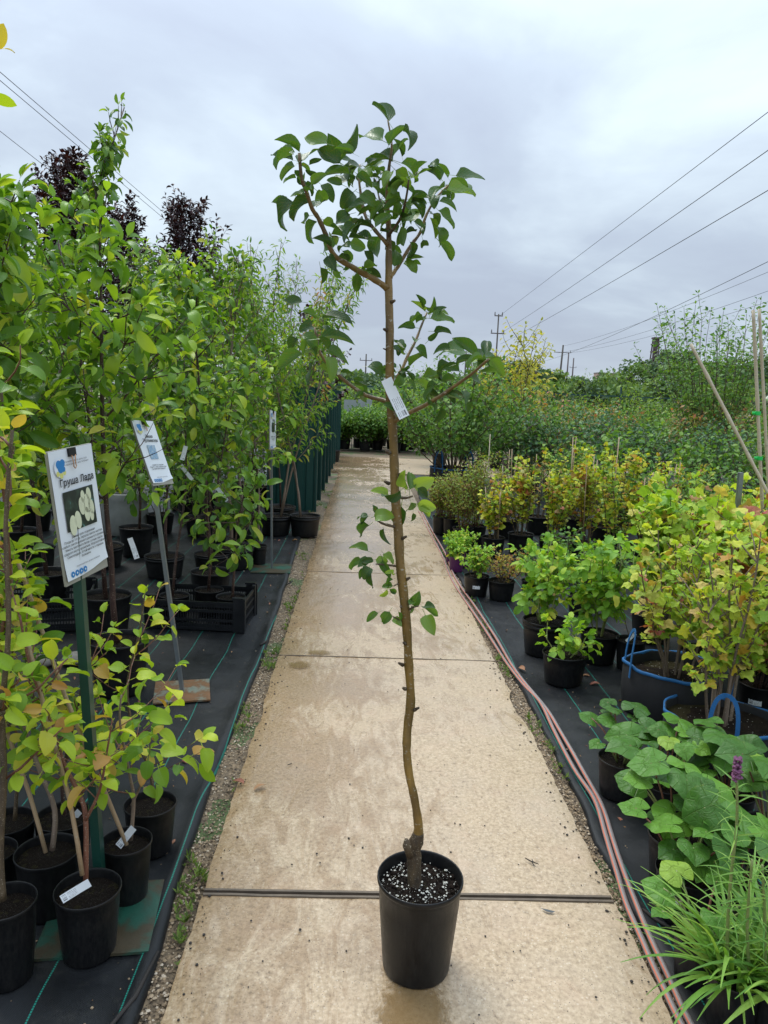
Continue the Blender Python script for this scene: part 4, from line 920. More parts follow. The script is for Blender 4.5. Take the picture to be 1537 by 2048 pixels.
CLEAR += [(98, 212, 890, 1165, 2.0), (270, 345, 875, 960, 3.6), (538, 553, 825, 895, 6.2)]
def crate(c, L, Wd, H, rz, label):
    root = empty('crate', c, label, 'crate', rz=rz); M_ = MATS['crate_black']
    def wall(p, q, h0=0.0, hh=H):
        m = MB(); p, q = Vector(p), Vector(q); d = (q-p); n = int(d.length/.016); t = .006
        for z in (.012, H*.34, H*.64, H-.02): m.bar(p+Vector((0, 0, z)), q+Vector((0, 0, z)), .012, .016)
        for i in range(n+1):
            a = p+d*i/n; m.box(a+Vector((0, 0, H*.48)), (.005, .007, H*.92), Matrix.Rotation(math.atan2(d.y, d.x), 3, 'Z'))
        m.bar(p+Vector((0, 0, H*.12)), q+Vector((0, 0, H*.12)), .004, H*.2)
        m.bar(p+Vector((0, 0, H*.84)), q+Vector((0, 0, H*.84)), .004, H*.16)
        sharp(m.build('side_wall', M_, root, False))
    x, y = L/2, Wd/2
    wall((-x, -y, 0), (x, -y, 0)); wall((x, -y, 0), (x, y, 0)); wall((x, y, 0), (-x, y, 0)); wall((-x, y, 0), (-x, -y, 0))
    for sx in (-1, 1):
        for sy in (-1, 1):
            m = MB(); m.box((sx*(x-.02), sy*(y+.001), H*.52), (.075, .022, H*1.06)); m.box((sx*(x+.001), sy*(y-.02), H*.52), (.022, .075, H*1.06)); m.box((sx*(x-.03), sy*(y-.001), H*1.07), (.07, .028, .014)); sharp(m.build('corner_post', M_, root, False))
    m = MB(); m.box((0, 0, .01), (L-.02, Wd-.02, .008)); m.build('floor', M_, root, False); return root
c1 = on_z(392, 1262, gz); CX, CY = c1.x, c1.y+.22
crate((CX, CY, gz), .60, .40, .20, -.05, 'black slatted plastic crate holding three small potted saplings')
c2 = on_z(78, 1275, gz); crate((c2.x-.1, c2.y+.28, gz), .60, .40, .22, .25, 'black slatted plastic crate behind the printed pear sign')
for i, (dx, dy, h, lab) in enumerate([(-.17, -.07, 1.75, 'sapling in the crate with its trunk behind the steel sign post'), (.02, .09, 1.55, 'sapling at the back middle of the black slatted crate'), (.19, -.06, 1.0, 'short sapling in the front corner of the black crate, leaves drooping over the rim')]):
    t = young_tree(CX+dx, CY+dy, lab, H=h-.0, kind='cherry', mat='leaf_cherry', size=.105, gap=.045, nb=13, blen=.46, lo=.30, elev=.25, tr=.010, pr=.095, ph=.16, single=True, seed=31+i, z0=gz+.03, twig=1, low='cherry_low')

# -- front row of pots: young pears
def px_line(root_loc, pts, Y0, Y1):
    N = len(pts); return [np.array(at_y(x, y, Y0+(Y1-Y0)*i/(N-1)))-np.array(root_loc) for i, (x, y) in enumerate(pts)]
def pot_from_px(cx, cy_rim, w, cy_base):
    """foot point, radius and height of a pot from its rim centre, rim width and the lower front edge"""
    f = on_z(cx, cy_base, gz)
    r = .1
    for _ in range(3):
        Y = f.y+r*.8; q = at_y(cx, cy_rim, Y); r = w/F_PX*Y*1.06/2
    return Vector((at_y(cx, cy_base-12, Y).x, Y, gz)), r, max(q.z-gz, .1)
def pear_sapling(cx, cyr, w, cyb, label, stems, mat='leaf_pear_yellow', size=.064, gap=.029, nl=None, canes=(), style='pot_black', seed=0, tags=(), lean=0, bm='bark_twig', dY=0.0, group=None):
    f, r, h = pot_from_px(cx, cyr, w, cyb); rng = np.random.default_rng(seed+51)
    root = empty('potted_pear_sapling', f, label, 'tree', group); pot(root, r, h, style, taper=.80, soil_at=.86)
    recs = []
    for si, (pts, r0, side, dep) in enumerate(stems):
        L = curve_pts(px_line(f, pts, f.y, f.y+dep), 4); stem_obj(root, L, r0, r0*.4, 'bark_grey' if bm == 'bark_grey' else bm, 'stem', 8)
        recs += leaves_along(L[len(L)//4:], gap*.9, size, rng, droop=.12, pet=.35, start=.1)
        for k in range(int(side*1.8)):
            j = int(rng.integers(len(L)//4, len(L)-1)); a = rng.random()*6.28; d = np.array([math.cos(a), math.sin(a), .45]); W0 = L[j]+np.array(f)
            if .75 < W0[2] < 1.45 and (d[0] > 0 or d[1] < 0): d[0] = -abs(d[0]); d[1] = abs(d[1])
            P = grow(L[j], d, .10+.14*rng.random(), 4, .1, .5, rng); stem_obj(root, P, r0*.35, r0*.18, 'stem_red', 'twig', 5); recs += leaves_along(P, gap, size, rng, droop=.1, pet=.4)
    for (pts, dep) in canes:
        L = np.array(px_line(f, pts, f.y-.02, f.y+dep)); stem_obj(root, curve_pts(L, 2), .0062, .0058, 'cane', 'cane', 7)
    emit(root, recs, 'pear_soft', mat, True, rng=rng)
    for (x, y, x2, y2, dy) in tags:
        a = np.array(at_y(x, y, f.y+dy))-np.array(f); b = np.array(at_y(x2, y2, f.y+dy))-np.array(f); tag_strip(root, a, b-a, float(np.linalg.norm(b-a)), .021, .3, 'tag')
    return root
pear_sapling(180, 1775, 131, 1940, 'pear sapling in the black pot standing on the green rusty sign base', [([(172, 1770), (172, 1640), (160, 1590), (130, 1530), (100, 1440), (60, 1330), (40, 1230)], .0075, 5, .05), ([(172, 1640), (200, 1580), (215, 1500), (225, 1440)], .0045, 3, -.02)], canes=[([(165, 1750), (140, 1600), (90, 1420), (55, 1280)], .06)], seed=1, tags=[(180, 1765, 125, 1798, -.07)], bm='stem_red')
pear_sapling(255, 1680, 101, 1820, 'pear sapling with bronze tinted leaves in the pot right behind the green sign post', [([(262, 1680), (268, 1600), (262, 1560), (250, 1500), (240, 1440), (243, 1390)], .0062, 3, -.03), ([(264, 1610), (290, 1550), (300, 1500)], .004, 2, -.06)], canes=[([(254, 1690), (205, 1570), (130, 1390), (60, 1190), (35, 1120)], .05)], seed=2, tags=[(268, 1655, 238, 1692, -.02)], bm='bark_grey')
pear_sapling(302, 1605, 103, 1722, 'pear sapling in the pot nearest the edge of the fabric, lime green shoots', [([(308, 1600), (300, 1540), (270, 1470), (255, 1390), (262, 1330), (278, 1270), (290, 1190)], .006, 3, .02)], seed=3, bm='bark_twig', size=.055, gap=.028)
pear_sapling(100, 1700, 125, 1850, 'pear sapling in the black pot beside the pot with the barcode tag, bamboo cane leaning', [([(105, 1700), (110, 1620), (80, 1540), (45, 1440), (25, 1340), (10, 1200)], .0085, 7, .06)], canes=[([(92, 1705), (60, 1590), (20, 1480), (-40, 1300)], .05)], seed=4, bm='bark_grey')
pear_sapling(18, 1800, 122, 1990, 'pear sapling at the sheet edge in the big pot with white perlite on its soil', [([(5, 1800), (0, 1700), (8, 1560), (5, 1420), (18, 1250), (12, 1050), (25, 860)], .011, 9, .08)], seed=5, bm='bark_twig', mat='leaf_pear_yellow')
pear_sapling(131, 1630, 112, 1745, 'pear sapling in the middle black pot with a folded white label on the rim', [([(130, 1630), (125, 1560), (140, 1480), (160, 1400), (165, 1330)], .007, 5, .05)], seed=6, bm='bark_dark', tags=[(160, 1622, 135, 1650, .02)])
pear_sapling(20, 1640, 104, 1760, 'darker leaved pear sapling in the pot behind the perlite pot', [([(30, 1640), (40, 1540), (70, 1450), (60, 1350), (45, 1280), (50, 1150)], .0065, 5, .06)], seed=7, mat='leaf_pear_dark', size=.058, bm='bark_twig')
pear_sapling(-10, 1700, 95, 1830, 'pear sapling in the half hidden pot with a white sticker beside the cane', [([(-5, 1690), (-15, 1560), (5, 1420), (0, 1300), (20, 1150), (5, 960), (-10, 800)], .008, 9, .06)], seed=8, bm='stem_red')
# taller saplings at the left whose bright leaves reach into view
pear_sapling(-90, 1660, 120, 1800, 'tall pear sapling whose yellow green leaves hang beside the printed pear sign', [([(-80, 1650), (-60, 1400), (-40, 1150), (-10, 960), (5, 840), (0, 760)], .010, 12, .05)], seed=9, bm='bark_twig', size=.07, gap=.03)
tl = pear_sapling(-190, 1750, 130, 1900, 'tall pear sapling leaning in over the sign, its top leaves against the sky', [([(-180, 1740), (-160, 1300), (-130, 900), (-100, 600), (-70, 350), (-55, 200), (-12, 105)], .012, 3, .02)], seed=10, bm='bark_twig', size=.075, gap=.045)

TREES = {}
# -- near trees with large curled leaves
G_TREES = 'fruit trees in the rows behind the signs'
near = [
 (-1.17, 3.56, 'cherry tree with a dark red trunk in the wide pot behind the rusty square plate', dict(H=2.30, kind='plum', mat='leaf_plum', size=.115, nb=15, blen=.62, lo=.36, tr=.016, pr=.145, ph=.27, droop=.15, elev=.35)),
 (-1.72, 3.30, 'bushy cherry tree with big curled leaves just behind the pear sign', dict(H=2.32, kind='plum', mat='leaf_plum', size=.12, nb=17, blen=.66, lo=.32, tr=.016, pr=.145, ph=.27, droop=.12, elev=.4)),
 (-2.35, 3.75, 'cherry tree with pale curled top leaves behind the leaning pear saplings', dict(H=2.42, kind='plum', mat='leaf_plum', size=.12, nb=16, blen=.62, lo=.32, tr=.016, pr=.145, ph=.27, droop=.15, elev=.4)),
 (-1.66, 2.82, 'cherry tree with the largest curled leaves, partly hidden by the tall pear saplings', dict(H=2.22, kind='plum', mat='leaf_plum', size=.125, nb=16, blen=.66, lo=.40, tr=.015, pr=.13, ph=.25, droop=.12, elev=.4)),
 (-1.50, 4.35, 'cherry tree with a dark trunk rising beside the tilted sign', dict(H=2.28, kind='cherry', mat='leaf_cherry', size=.10, nb=16, blen=.6, lo=.26, tr=.015, pr=.145, ph=.27, droop=.3, elev=.3)),
 (-2.05, 4.85, 'cherry tree standing behind the crate by the pear sign', dict(H=2.5, kind='cherry', mat='leaf_cherry', size=.105, nb=16, blen=.6, lo=.26, tr=.015, pr=.145, ph=.27, droop=.35, elev=.4)),
 (-2.45, 5.55, 'tallest slender cherry tree with drooping leaves against the sky', dict(H=3.72, kind='cherry', mat='leaf_cherry', size=.105, nb=20, blen=.40, lo=.45, tr=.016, pr=.15, ph=.28, droop=.75, elev=.9, lean=(-.01, 0))),
 (-1.02, 5.05, 'cherry tree spreading long arching shoots behind the crate', dict(H=2.30, kind='cherry', mat='leaf_plum', size=.105, nb=14, blen=.68, lo=.36, tr=.013, pr=.14, ph=.26, droop=.3, elev=.35, lean=(.02, 0))),
]
for i, (x, y, lab, kw) in enumerate(near): TREES[i] = young_tree(x, y, lab, gap=.036, single=True, low='cherry_low', seed=100+i, twig=6, mat2='leaf_plum' if kw['mat'] == 'leaf_cherry' else 'leaf_cherry', frac=[.25, .4, .55, .3, .08, .12, .1, .45][i], **kw)
# -- the row of round pots before the green panels

def hang_tag(root, px, py, px2, py2, Y):
    a = np.array(at_y(px, py, Y))-np.array(root.location); b = np.array(at_y(px2, py2, Y))-np.array(root.location); tag_strip(root, a, b-a, float(np.linalg.norm(b-a)), .024, .35, 'tag')
def row_tree(cx, cyr, w, cyb, label, **kw):
    kw['gap'] = kw['gap']*.75; kw['twig'] = 5; kw['mat2'] = 'leaf_cherry' if kw['mat'] == 'leaf_plum' else 'leaf_plum'; kw['frac'] = .3; kw['lo'] = kw['lo']*.68; kw['nb'] = int(kw['nb']*1.2); kw['blen'] *= 1.15
    f, r, h = pot_from_px(cx, cyr, w, cyb); return young_tree(f.x, f.y, label, pr=r, ph=h, z0=gz, band=True, taper=.84, **kw)
row_tree(470, 1092, 74, 1142, 'plum tree with a curved trunk in the wide pot beside the thin steel sign post', H=2.6, kind='cherry', mat='leaf_plum', size=.095, nb=14, blen=.55, lo=.45, gap=.05, tr=.018, single=True, low='cherry_low', seed=201, bmat='bark_grey', droop=.4, lean=(-.05, 0))
row_tree(518, 1090, 30, 1132, 'pale trunked sapling in the small pot tucked behind the wide one', H=2.0, kind='cherry', mat='leaf_cherry', size=.08, nb=11, blen=.38, lo=.5, gap=.05, tr=.010, single=True, low='cherry_low', seed=202, bmat='bark_grey', droop=.4, lean=(-.04, 0))
row_tree(487, 1050, 58, 1082, 'tree with a thick bent brown trunk in the pot behind the wide one', H=2.95, kind='cherry', mat='leaf_plum', size=.09, nb=14, blen=.5, lo=.45, gap=.055, tr=.017, low='cherry_low', seed=203, bmat='bark_grey', droop=.5)
row_tree(552, 1030, 60, 1073, 'peach tree with three thin trunks in the round pot behind the thin sign', H=2.95, kind='peach', mat='leaf_peach', size=.10, nb=10, blen=.5, lo=.35, gap=.04, tr=.012, low='peach_low', seed=204, bmat='bark_grey', droop=.5, stems=3)
row_tree(610, 1030, 58, 1075, 'peach tree with two pale brown trunks in the last round pot before the green panels', H=2.6, kind='peach', mat='leaf_peach', size=.10, nb=10, blen=.42, lo=.35, gap=.04, tr=.012, low='peach_low', seed=205, bmat='bark_grey', droop=.5, stems=2)
row_tree(497, 1024, 60, 1055, 'tree in the dark pot in the second line behind the round pots', H=2.8, kind='cherry', mat='leaf_cherry', size=.09, nb=13, blen=.45, lo=.4, gap=.055, tr=.013, low='cherry_low', seed=206, droop=.5)
row_tree(560, 1012, 60, 1045, 'peach tree in the second line with tall straight shoots', H=3.2, kind='peach', mat='leaf_peach', size=.10, nb=15, blen=.4, lo=.35, gap=.04, tr=.012, low='peach_low', seed=207, droop=.6)
row_tree(598, 985, 58, 1018, 'peach tree with rusty orange top leaves in the tall dark pot', H=3.0, kind='peach', mat='leaf_bronze', size=.10, nb=14, blen=.36, lo=.5, gap=.04, tr=.012, low='peach_low', seed=208, droop=.5)
row_tree(425, 1105, 70, 1150, 'cherry tree in the dark pot directly behind the crate of saplings', H=2.3, kind='cherry', mat='leaf_cherry', size=.095, nb=13, blen=.5, lo=.4, gap=.05, tr=.013, single=True, low='cherry_low', seed=209, droop=.45)
row_tree(330, 1110, 75, 1160, 'cherry tree in the dark pot between the tilted sign and the crate', H=2.35, kind='cherry', mat='leaf_cherry', size=.095, nb=14, blen=.5, lo=.36, gap=.05, tr=.013, single=True, low='cherry_low', seed=210, droop=.45)
row_tree(205, 1090, 80, 1140, 'cherry tree in the dark pot behind the printed pear sign', H=2.4, kind='cherry', mat='leaf_cherry', size=.095, nb=14, blen=.5, lo=.34, gap=.05, tr=.013, single=True, low='cherry_low', seed=211, droop=.45)
for (i, q) in ((0, (260, 1076, 275, 1117, 3.35)), (7, (385, 960, 362, 930, 4.7)), (7, (430, 970, 455, 1002, 4.75)), (4, (372, 892, 365, 920, 4.1))): hang_tag(TREES[i], *q)
# -- rows behind, alike
k = 0
back = [(-2.0, 6.6, 2.5, 0), (-2.9, 6.3, 2.6, 0), (-3.9, 5.9, 2.7, 0), (-1.45, 7.3, 2.45, 0), (-2.4, 7.8, 2.65, 1), (-3.4, 7.5, 2.75, 0), (-4.6, 7.4, 2.8, 0), (-1.35, 9.0, 2.7, 1), (-2.2, 9.3, 2.8, 0), (-3.1, 9.2, 2.9, 1), (-1.0, 9.9, 2.9, 1), (-1.6, 11.0, 3.0, 1), (-.95, 11.6, 3.2, 2), (-2.6, 11.2, 3.0, 0), (-1.3, 13.0, 3.3, 2), (-4.2, 9.6, 3.0, 0), (-3.1, 4.6, 2.55, 0), (-4.2, 4.9, 2.6, 0), (-1.9, 8.3, 2.6, 0), (-5.4, 8.6, 2.9, 0), (-3.8, 11.5, 3.1, 0), (-5.2, 11.0, 3.1, 1), (-6.4, 9.8, 3.0, 0), (-2.0, 13.5, 3.2, 1), (-3.2, 14.0, 3.2, 0), (-2.75, 3.0, 2.35, 0)]
for (x, y, H, sp) in back:
    lab = ['cherry tree in the back tree rows behind the signs, dark green oval leaves', 'peach tree in the back tree rows behind the signs, narrow bright leaves', 'slender tree with drooping dark leaves behind the green panels'][sp]
    young_tree(x, y, lab, H=H*1.06, kind=['cherry_low', 'peach_low', 'cherry_low'][sp], mat=['leaf_cherry' if k % 4 != 3 else 'leaf_shrub', 'leaf_peach', 'leaf_cherry'][sp], size=[.10, .11, .09][sp]*(.85+.3*((k*29) % 10)/10), nb=26, blen=.76 if sp < 2 else .55, lo=.12, gap=.038, tr=.013, twig=5, mat2=['leaf_plum', 'leaf_peach', 'leaf_pear_yellow'][k % 3], frac=[.12, .5, .2][k % 3], seed=300+k, group=G_TREES+[' with oval leaves', ' with narrow leaves', ' with drooping leaves'][sp], droop=.4+.2*(sp == 2), bmat='bark_grey' if sp == 1 else 'bark_dark', elev=.55); k += 1
# -- purple leaved plums
for i, (px, py, Y, w, lab) in enumerate([(372, 385, 10.6, .75, 'dark purple leaved plum tree rising above the green rows'), (60, 350, 9.8, .7, 'dark purple plum tree behind the curled leaf cherry trees'), (145, 345, 10.8, .7, 'dark purple plum tree half hidden by the tallest slender cherry tree'), (250, 430, 11.4, .6, 'low dark purple plum tree between the slender cherry and the big purple plum')]):
    t = at_y(px, py, Y); young_tree(t.x, Y, lab, H=t.z+.02, kind='cherry_low', mat='leaf_purple', size=.10, nb=40, blen=w*1.7, lo=.30, gap=.030, elev=.6, tr=.02, pr=.2, ph=.3, seed=400+i, twig=6, droop=.0, top=.9, bend=.6, spread=.7)
t = at_y(690, 620, 16.5); young_tree(-.62, 16.5, 'dark red leaved tree overhanging the far end of the green panels', H=3.3, kind='currant_low', mat='leaf_purple', size=.13, nb=18, blen=.9, lo=.35, gap=.07, elev=.3, tr=.02, seed=410, droop=.6)
# -- low plants and things between the rows
for i, (px, py, s) in enumerate([(40, 1075, .6), (95, 1040, .7), (250, 1040, .7), (345, 1030, .7), (410, 1030, .7), (470, 1000, .7), (440, 1060, .5), (380, 1085, .55), (520, 1010, .6), (300, 1080, .55), (575, 985, .7), (150, 1075, .6)]):
    f = on_z(px, py, gz); shrub(f.x, f.y+.4, 'small leafy shrub in a black pot filling a gap between the fruit tree rows', H=.75+.3*s, W=.35, ns=7, kind='round_low', mat=['leaf_shrub', 'leaf_cherry'][i % 2], size=.05, gap=.03, side=5, sl=.2, seed=500+i, group='small shrubs between the fruit tree rows')
f = on_z(190, 1075, gz); root = empty('sack', (f.x+.18, f.y+.3, gz), 'grey woven sack standing behind the dark cherry trunk', 'sack'); m = MB(); m.lathe([(.20, 0), (.24, .05), (.235, .25), (.22, .36), (.235, .42), (.21, .43), (.19, .36)], 24, wob=lambda a, z: 1+.08*math.sin(4*a)+.04*math.sin(7*a+z*20)); m.build('bag', MATS['sack_grey'], root); m = MB(); m.disc((0, 0, .37), .2); m.build('contents', MATS['soil'], root)
def rock(px, py, s, lab):
    f = on_z(px, py, gz); m = MB(); n = 9; V = []; 
    prof = [(.01, 0), (.8, .05), (1.0, .3), (.8, .62), (.4, .78), (.01, .8)]; m.lathe([(r*s, z*s) for r, z in prof], 12, wob=lambda a, z: 1+.22*noise.noise((math.cos(a), math.sin(a), z*9+px)))
    o = m.build('stone', MATS['stone'], loc=f); tag(o, lab, 'stone')
rock(150, 1325, .07, 'rounded grey stone on the fabric beside the green sign post'); rock(85, 1330, .065, 'grey stone beyond the green sign post, half hidden by leaves')

# -- green sheet metal panels at right angles to the path
for i in range(10):
    Y = 9.5+i*1.08; root = empty('partition_panel', (-.585, Y, -.045), 'dark green ribbed metal panel in the row standing along the far path', 'panel', 'green metal panels along the path'); W_, H_ = .62, 1.60
    m = MB(); n = 5; V, Fc = [], []
    prof = []
    for k_ in range(n): b = -W_+k_*W_/n; prof += [(b, 0), (b+.012, -.014), (b+W_/n-.03, -.014), (b+W_/n-.018, 0)]
    prof.append((0, 0))
    for (x, y) in prof: V += [(x, y, 0), (x, y, H_)]
    for j in range(len(prof)-1): Fc.append((2*j, 2*j+2, 2*j+3, 2*j+1))
    m.add(V, Fc); sharp(m.build('ribbed_sheet', MATS['fence_green'], root, False))
    m = MB(); m.box((.012, .0, H_/2), (.022, .05, H_+.01)); sharp(m.build('edge_post', MATS['fence_green'], root, False))
    m = MB(); m.box((-W_/2, 0, H_+.008), (W_, .04, .014)); sharp(m.build('top_cap', MATS['fence_green'], root, False))
# ---------------------------------------------------------------- right side
# hoses lying along the path
HA = [(838, 1022), (846, 1035), (862, 1068), (884, 1108), (898, 1145), (914, 1175), (938, 1210), (962, 1245), (985, 1280), (1012, 1322), (1045, 1365), (1080, 1402), (1105, 1452), (1147, 1533), (1189, 1596), (1210, 1662), (1231, 1732), (1252, 1802), (1287, 1882), (1325, 1966), (1360, 2039), (1410, 2140)]
HB = [(842, 1018), (853, 1038), (868, 1066), (891, 1106), (905, 1142), (922, 1172), (948, 1208), (972, 1243), (996, 1280), (1022, 1325), (1055, 1370), (1094, 1417), (1122, 1463), (1164, 1536), (1203, 1606), (1224, 1669), (1245, 1732), (1269, 1795), (1307, 1886), (1349, 1976), (1381, 2043), (1432, 2140)]
for nm, H_, lab in ((0, HA, 'grey garden hose with red stripes lying against the path edge'), (1, HB, 'grey garden hose with red stripes lying on the fabric side of the other hose')):
    P = curve_pts([on_z(x, y, .004) for x, y in H_], 5); P[:, 2] = [.0+.004*noise.noise((i*.2, nm, 0)) for i in range(len(P))]
    m = MB(); m.tube(P, .0088, 12, vscale=1); tag(m.build('garden_hose', MATS['hose_rubber']), lab, 'hose')

def px_pot(cx, cyr, w, cyb): return pot_from_px(cx, cyr, w, cyb)
def rshrub(cx, cyr, w, cyb, label, topy, **kw):
    f, r, h = px_pot(cx, cyr, w, cyb); H = (at_y(cx, topy, f.y).z-gz)*kw.pop('hs', 1.0); return shrub(f.x, f.y, label, H=H, pr=r, ph=h, taper=kw.pop('taper', .82), **kw)
RAS = dict(kind='raspberry', mat='leaf_raspberry', single=True, bmat='stem_green', droop=.35, pet=.4)
rshrub(1126, 1305, 88, 1376, 'small raspberry plant with two bright leafy shoots in the black pot standing in front', 1245, ns=4, size=.11, gap=.07, side=2, sl=.10, W=.5, flare=.9, seed=1, **RAS)
rshrub(1087, 1238, 90, 1317, 'raspberry bush in the wide black pot with unripe yellow berries', 1085, ns=9, size=.115, gap=.055, side=4, sl=.14, W=.6, seed=2, band=True, extra=berries('berry_pale', 8, .009), **RAS)
rshrub(1195, 1265, 76, 1332, 'raspberry bush with a white tag in the black pot beside the wide one', 1070, ns=9, size=.115, gap=.055, side=4, sl=.14, W=.6, seed=3, **RAS)
f, r, h = px_pot(1258, 1278, 58, 1345); root = empty('potted_sprout', f, 'nearly bare twig with a white tag in a small black pot', 'plant'); pot(root, r, h); P = grow((0, 0, h*.85), (-.35, 0, 1), .30, 6, .1, .1, RNG); stem_obj(root, P, .003, .0015, 'bark_twig', 'stem', 6); emit(root, leaves_along(P, .12, .045, RNG), 'raspberry', 'leaf_raspberry', True); tag_strip(root, (-.05, -.06, h*1.02), (.7, 0, .8), .07, .02)
# small pots along the hose
_r = rshrub(952, 1150, 50, 1196, 'small lime leaved plant in the black pot with a paper label next to the hose', 1085, ns=9, size=.065, gap=.03, side=3, sl=.10, W=.55, kind='raspberry', mat='leaf_raspberry', low='round_low', single=True, seed=4)
_f, _p, _h = px_pot(952, 1150, 50, 1196); sticker(None, _r, _p, _h, math.radians(-98), .055, .034, .55, .82)
rshrub(1002, 1160, 52, 1204, 'small plant with bronze leaves in the pot beside the labelled one', 1100, ns=9, size=.04, gap=.025, side=4, sl=.14, W=.8, flare=.8, kind='raspberry', mat='leaf_bronze', low='round_low', single=True, seed=5)
rshrub(1062, 1160, 40, 1200, 'small plant with one red berry in the black pot behind the raspberries', 1090, ns=7, size=.045, gap=.03, side=3, sl=.12, W=.6, kind='raspberry', mat='leaf_shrub', low='round_low', seed=6, extra=berries('berry_red', 2, .010))
for i, (cx, cyr, w, cyb, t) in enumerate([(905, 1098, 28, 1128, 1070), (913, 1112, 30, 1145, 1085), (928, 1104, 28, 1135, 1062)]):
    rshrub(cx, cyr, w, cyb, ['young green plant in the rearmost purple pot by the hose', 'young green plant in the front purple pot by the hose', 'young pale leaved plant in the purple pot set back from the hose'][i], t, ns=8, size=.065, gap=.03, side=4, sl=.09, W=.6, style='pot_purple', kind='raspberry', mat='leaf_raspberry', low='round_low', single=True, seed=10+i)
for i, (cx, cyr, w, cyb, t, mt, lab) in enumerate([(882, 1032, 34, 1072, 960, 'leaf_olive', 'blueberry bush with a white tag in the first pot by the hose'), (902, 1036, 32, 1078, 950, 'leaf_olive', 'blueberry bush in the second black pot of the row by the hose'), (925, 1055, 40, 1095, 935, 'leaf_olive', 'blueberry bush with red stems in the low pot behind the purple pots'), (950, 1050, 42, 1090, 905, 'leaf_olive', 'blueberry bush beside the tall pale cane')]):
    rshrub(cx, cyr, w, cyb, lab, t, ns=12, size=.040, gap=.015, side=9, sl=.17, W=.55, lo=.05, kind='tiny', mat=mt, bmat='stem_red', seed=20+i, potted=True)
# rows of currants and gooseberries, yellowing
ROWS = 'yellowing currant bushes in rows'
cur = [(985, 1085, 46, 1118, 930, 'leaf_autumn'), (1040, 1075, 50, 1110, 905, 'leaf_autumn'), (1010, 1050, 48, 1078, 915, 'leaf_olive'), (1105, 1085, 56, 1120, 895, 'leaf_autumn'), (1165, 1095, 58, 1130, 915, 'leaf_autumn'), (1225, 1105, 60, 1150, 905, 'leaf_autumn'), (1285, 1090, 60, 1130, 915, 'leaf_autumn'), (1075, 1045, 50, 1070, 900, 'leaf_olive'), (1140, 1045, 52, 1072, 905, 'leaf_autumn'), (1200, 1050, 52, 1078, 895, 'leaf_autumn'), (1330, 1060, 60, 1100, 925, 'leaf_autumn'), (1390, 1080, 62, 1120, 945, 'leaf_currant')]
CURLAB = ['currant bush with bright yellow leaves nearest the bronze leaved pot', 'yellow currant bush tied to two canes beside the bronze one', 'olive gooseberry bush between the blueberries and the yellow currants', 'yellow currant bush with browned tips and two tall canes', 'yellow currant bush with a single cane behind the low green plants', 'yellow and brown currant bush at the corner beside the raspberries', 'yellow currant bush with curling brown leaves before the lime currant', 'olive gooseberry bush in the middle of the yellowing rows', 'yellowing currant bush in the rear line with two canes', 'yellowing currant bush in the rear line beside the green bushes', 'yellowing currant bush with two canes near the steel post', 'lime green currant bush right behind the steel post']
for i, (cx, cyr, w, cyb, t, mt) in enumerate(cur):
    f, r, h = px_pot(cx, cyr, w, cyb)
    shrub(f.x, f.y, CURLAB[i], H=(at_y(cx, t, f.y).z-gz)*(.82+.36*((i*37) % 11)/10), pr=r, ph=.2, ns=9, size=.060 if mt != 'leaf_olive' else .036, gap=.030, side=6, sl=.15, W=.36, mat2=['leaf_rust', 'leaf_bronze', 'leaf_shrub'][i % 3], frac=.3, kind='currant_low' if mt != 'leaf_olive' else 'tiny', mat=mt, seed=40+i, group=ROWS, canes=3 if i % 2 == 0 else 1, lo=.2)
for i, (cx, cyr, w, cyb, t) in enumerate([(1120, 1120, 52, 1165, 1060), (1180, 1150, 52, 1190, 1085), (1215, 1170, 46, 1215, 1100), (1160, 1190, 50, 1230, 1110)]):
    rshrub(cx, cyr, w, cyb, 'low green plant in a black pot filling the gap behind the raspberries', t, ns=8, size=.05, gap=.03, side=4, sl=.12, W=.6, kind='raspberry', mat='leaf_shrub', low='round_low', seed=60+i, group='low green plants behind the raspberries')
# nearer big-leaved currants and hydrangeas on the right
big = [(1300, 1225, 80, 1290, 1020, 'currant', 'leaf_currant', .085, 'lime green currant bush with pink berry strings beside the raspberries'),
       (1385, 1200, 80, 1255, 990, 'currant', 'leaf_currant', .08, 'dense lime green currant bush in front of the steel post'),
       (1455, 1230, 90, 1300, 1010, 'currant', 'leaf_currant', .085, 'tall lime green currant bush behind the felt planters'),
       (1400, 1300, 90, 1370, 1130, 'hydrangea', 'leaf_hydrangea', .12, 'hydrangea with large bronze and purple leaves behind the felt planters'),
       (1530, 1290, 100, 1380, 1040, 'hydrangea', 'leaf_hydrangea', .13, 'hydrangea with large reddening leaves beside the labelled pot'),
       (1510, 1365, 75, 1445, 1200, 'currant', 'leaf_currant', .07, 'currant bush in the black pot with a white sticker')]
for i, (cx, cyr, w, cyb, t, kd, mt, s, lab) in enumerate(big):
    _r = rshrub(cx, cyr, w, cyb, lab, t, ns=8, size=s*1.1, gap=.042, side=6, sl=.2, W=.5, kind=kd, mat=mt, single=True, low='currant_low', hs=1.15, mat2=['leaf_raspberry', 'leaf_hydrangea', 'leaf_autumn', 'leaf_currant', 'leaf_currant', 'leaf_hydrangea'][i], frac=.35, seed=70+i, lo=.2, bmat='bark_dark', extra=berries('flower_pink', 12, .007) if i == 0 else None)
    if i == 5: _f, _p, _h = px_pot(cx, cyr, w, cyb); sticker(None, _r, _p, _h, math.radians(-125), .06, .04, .6, .82)

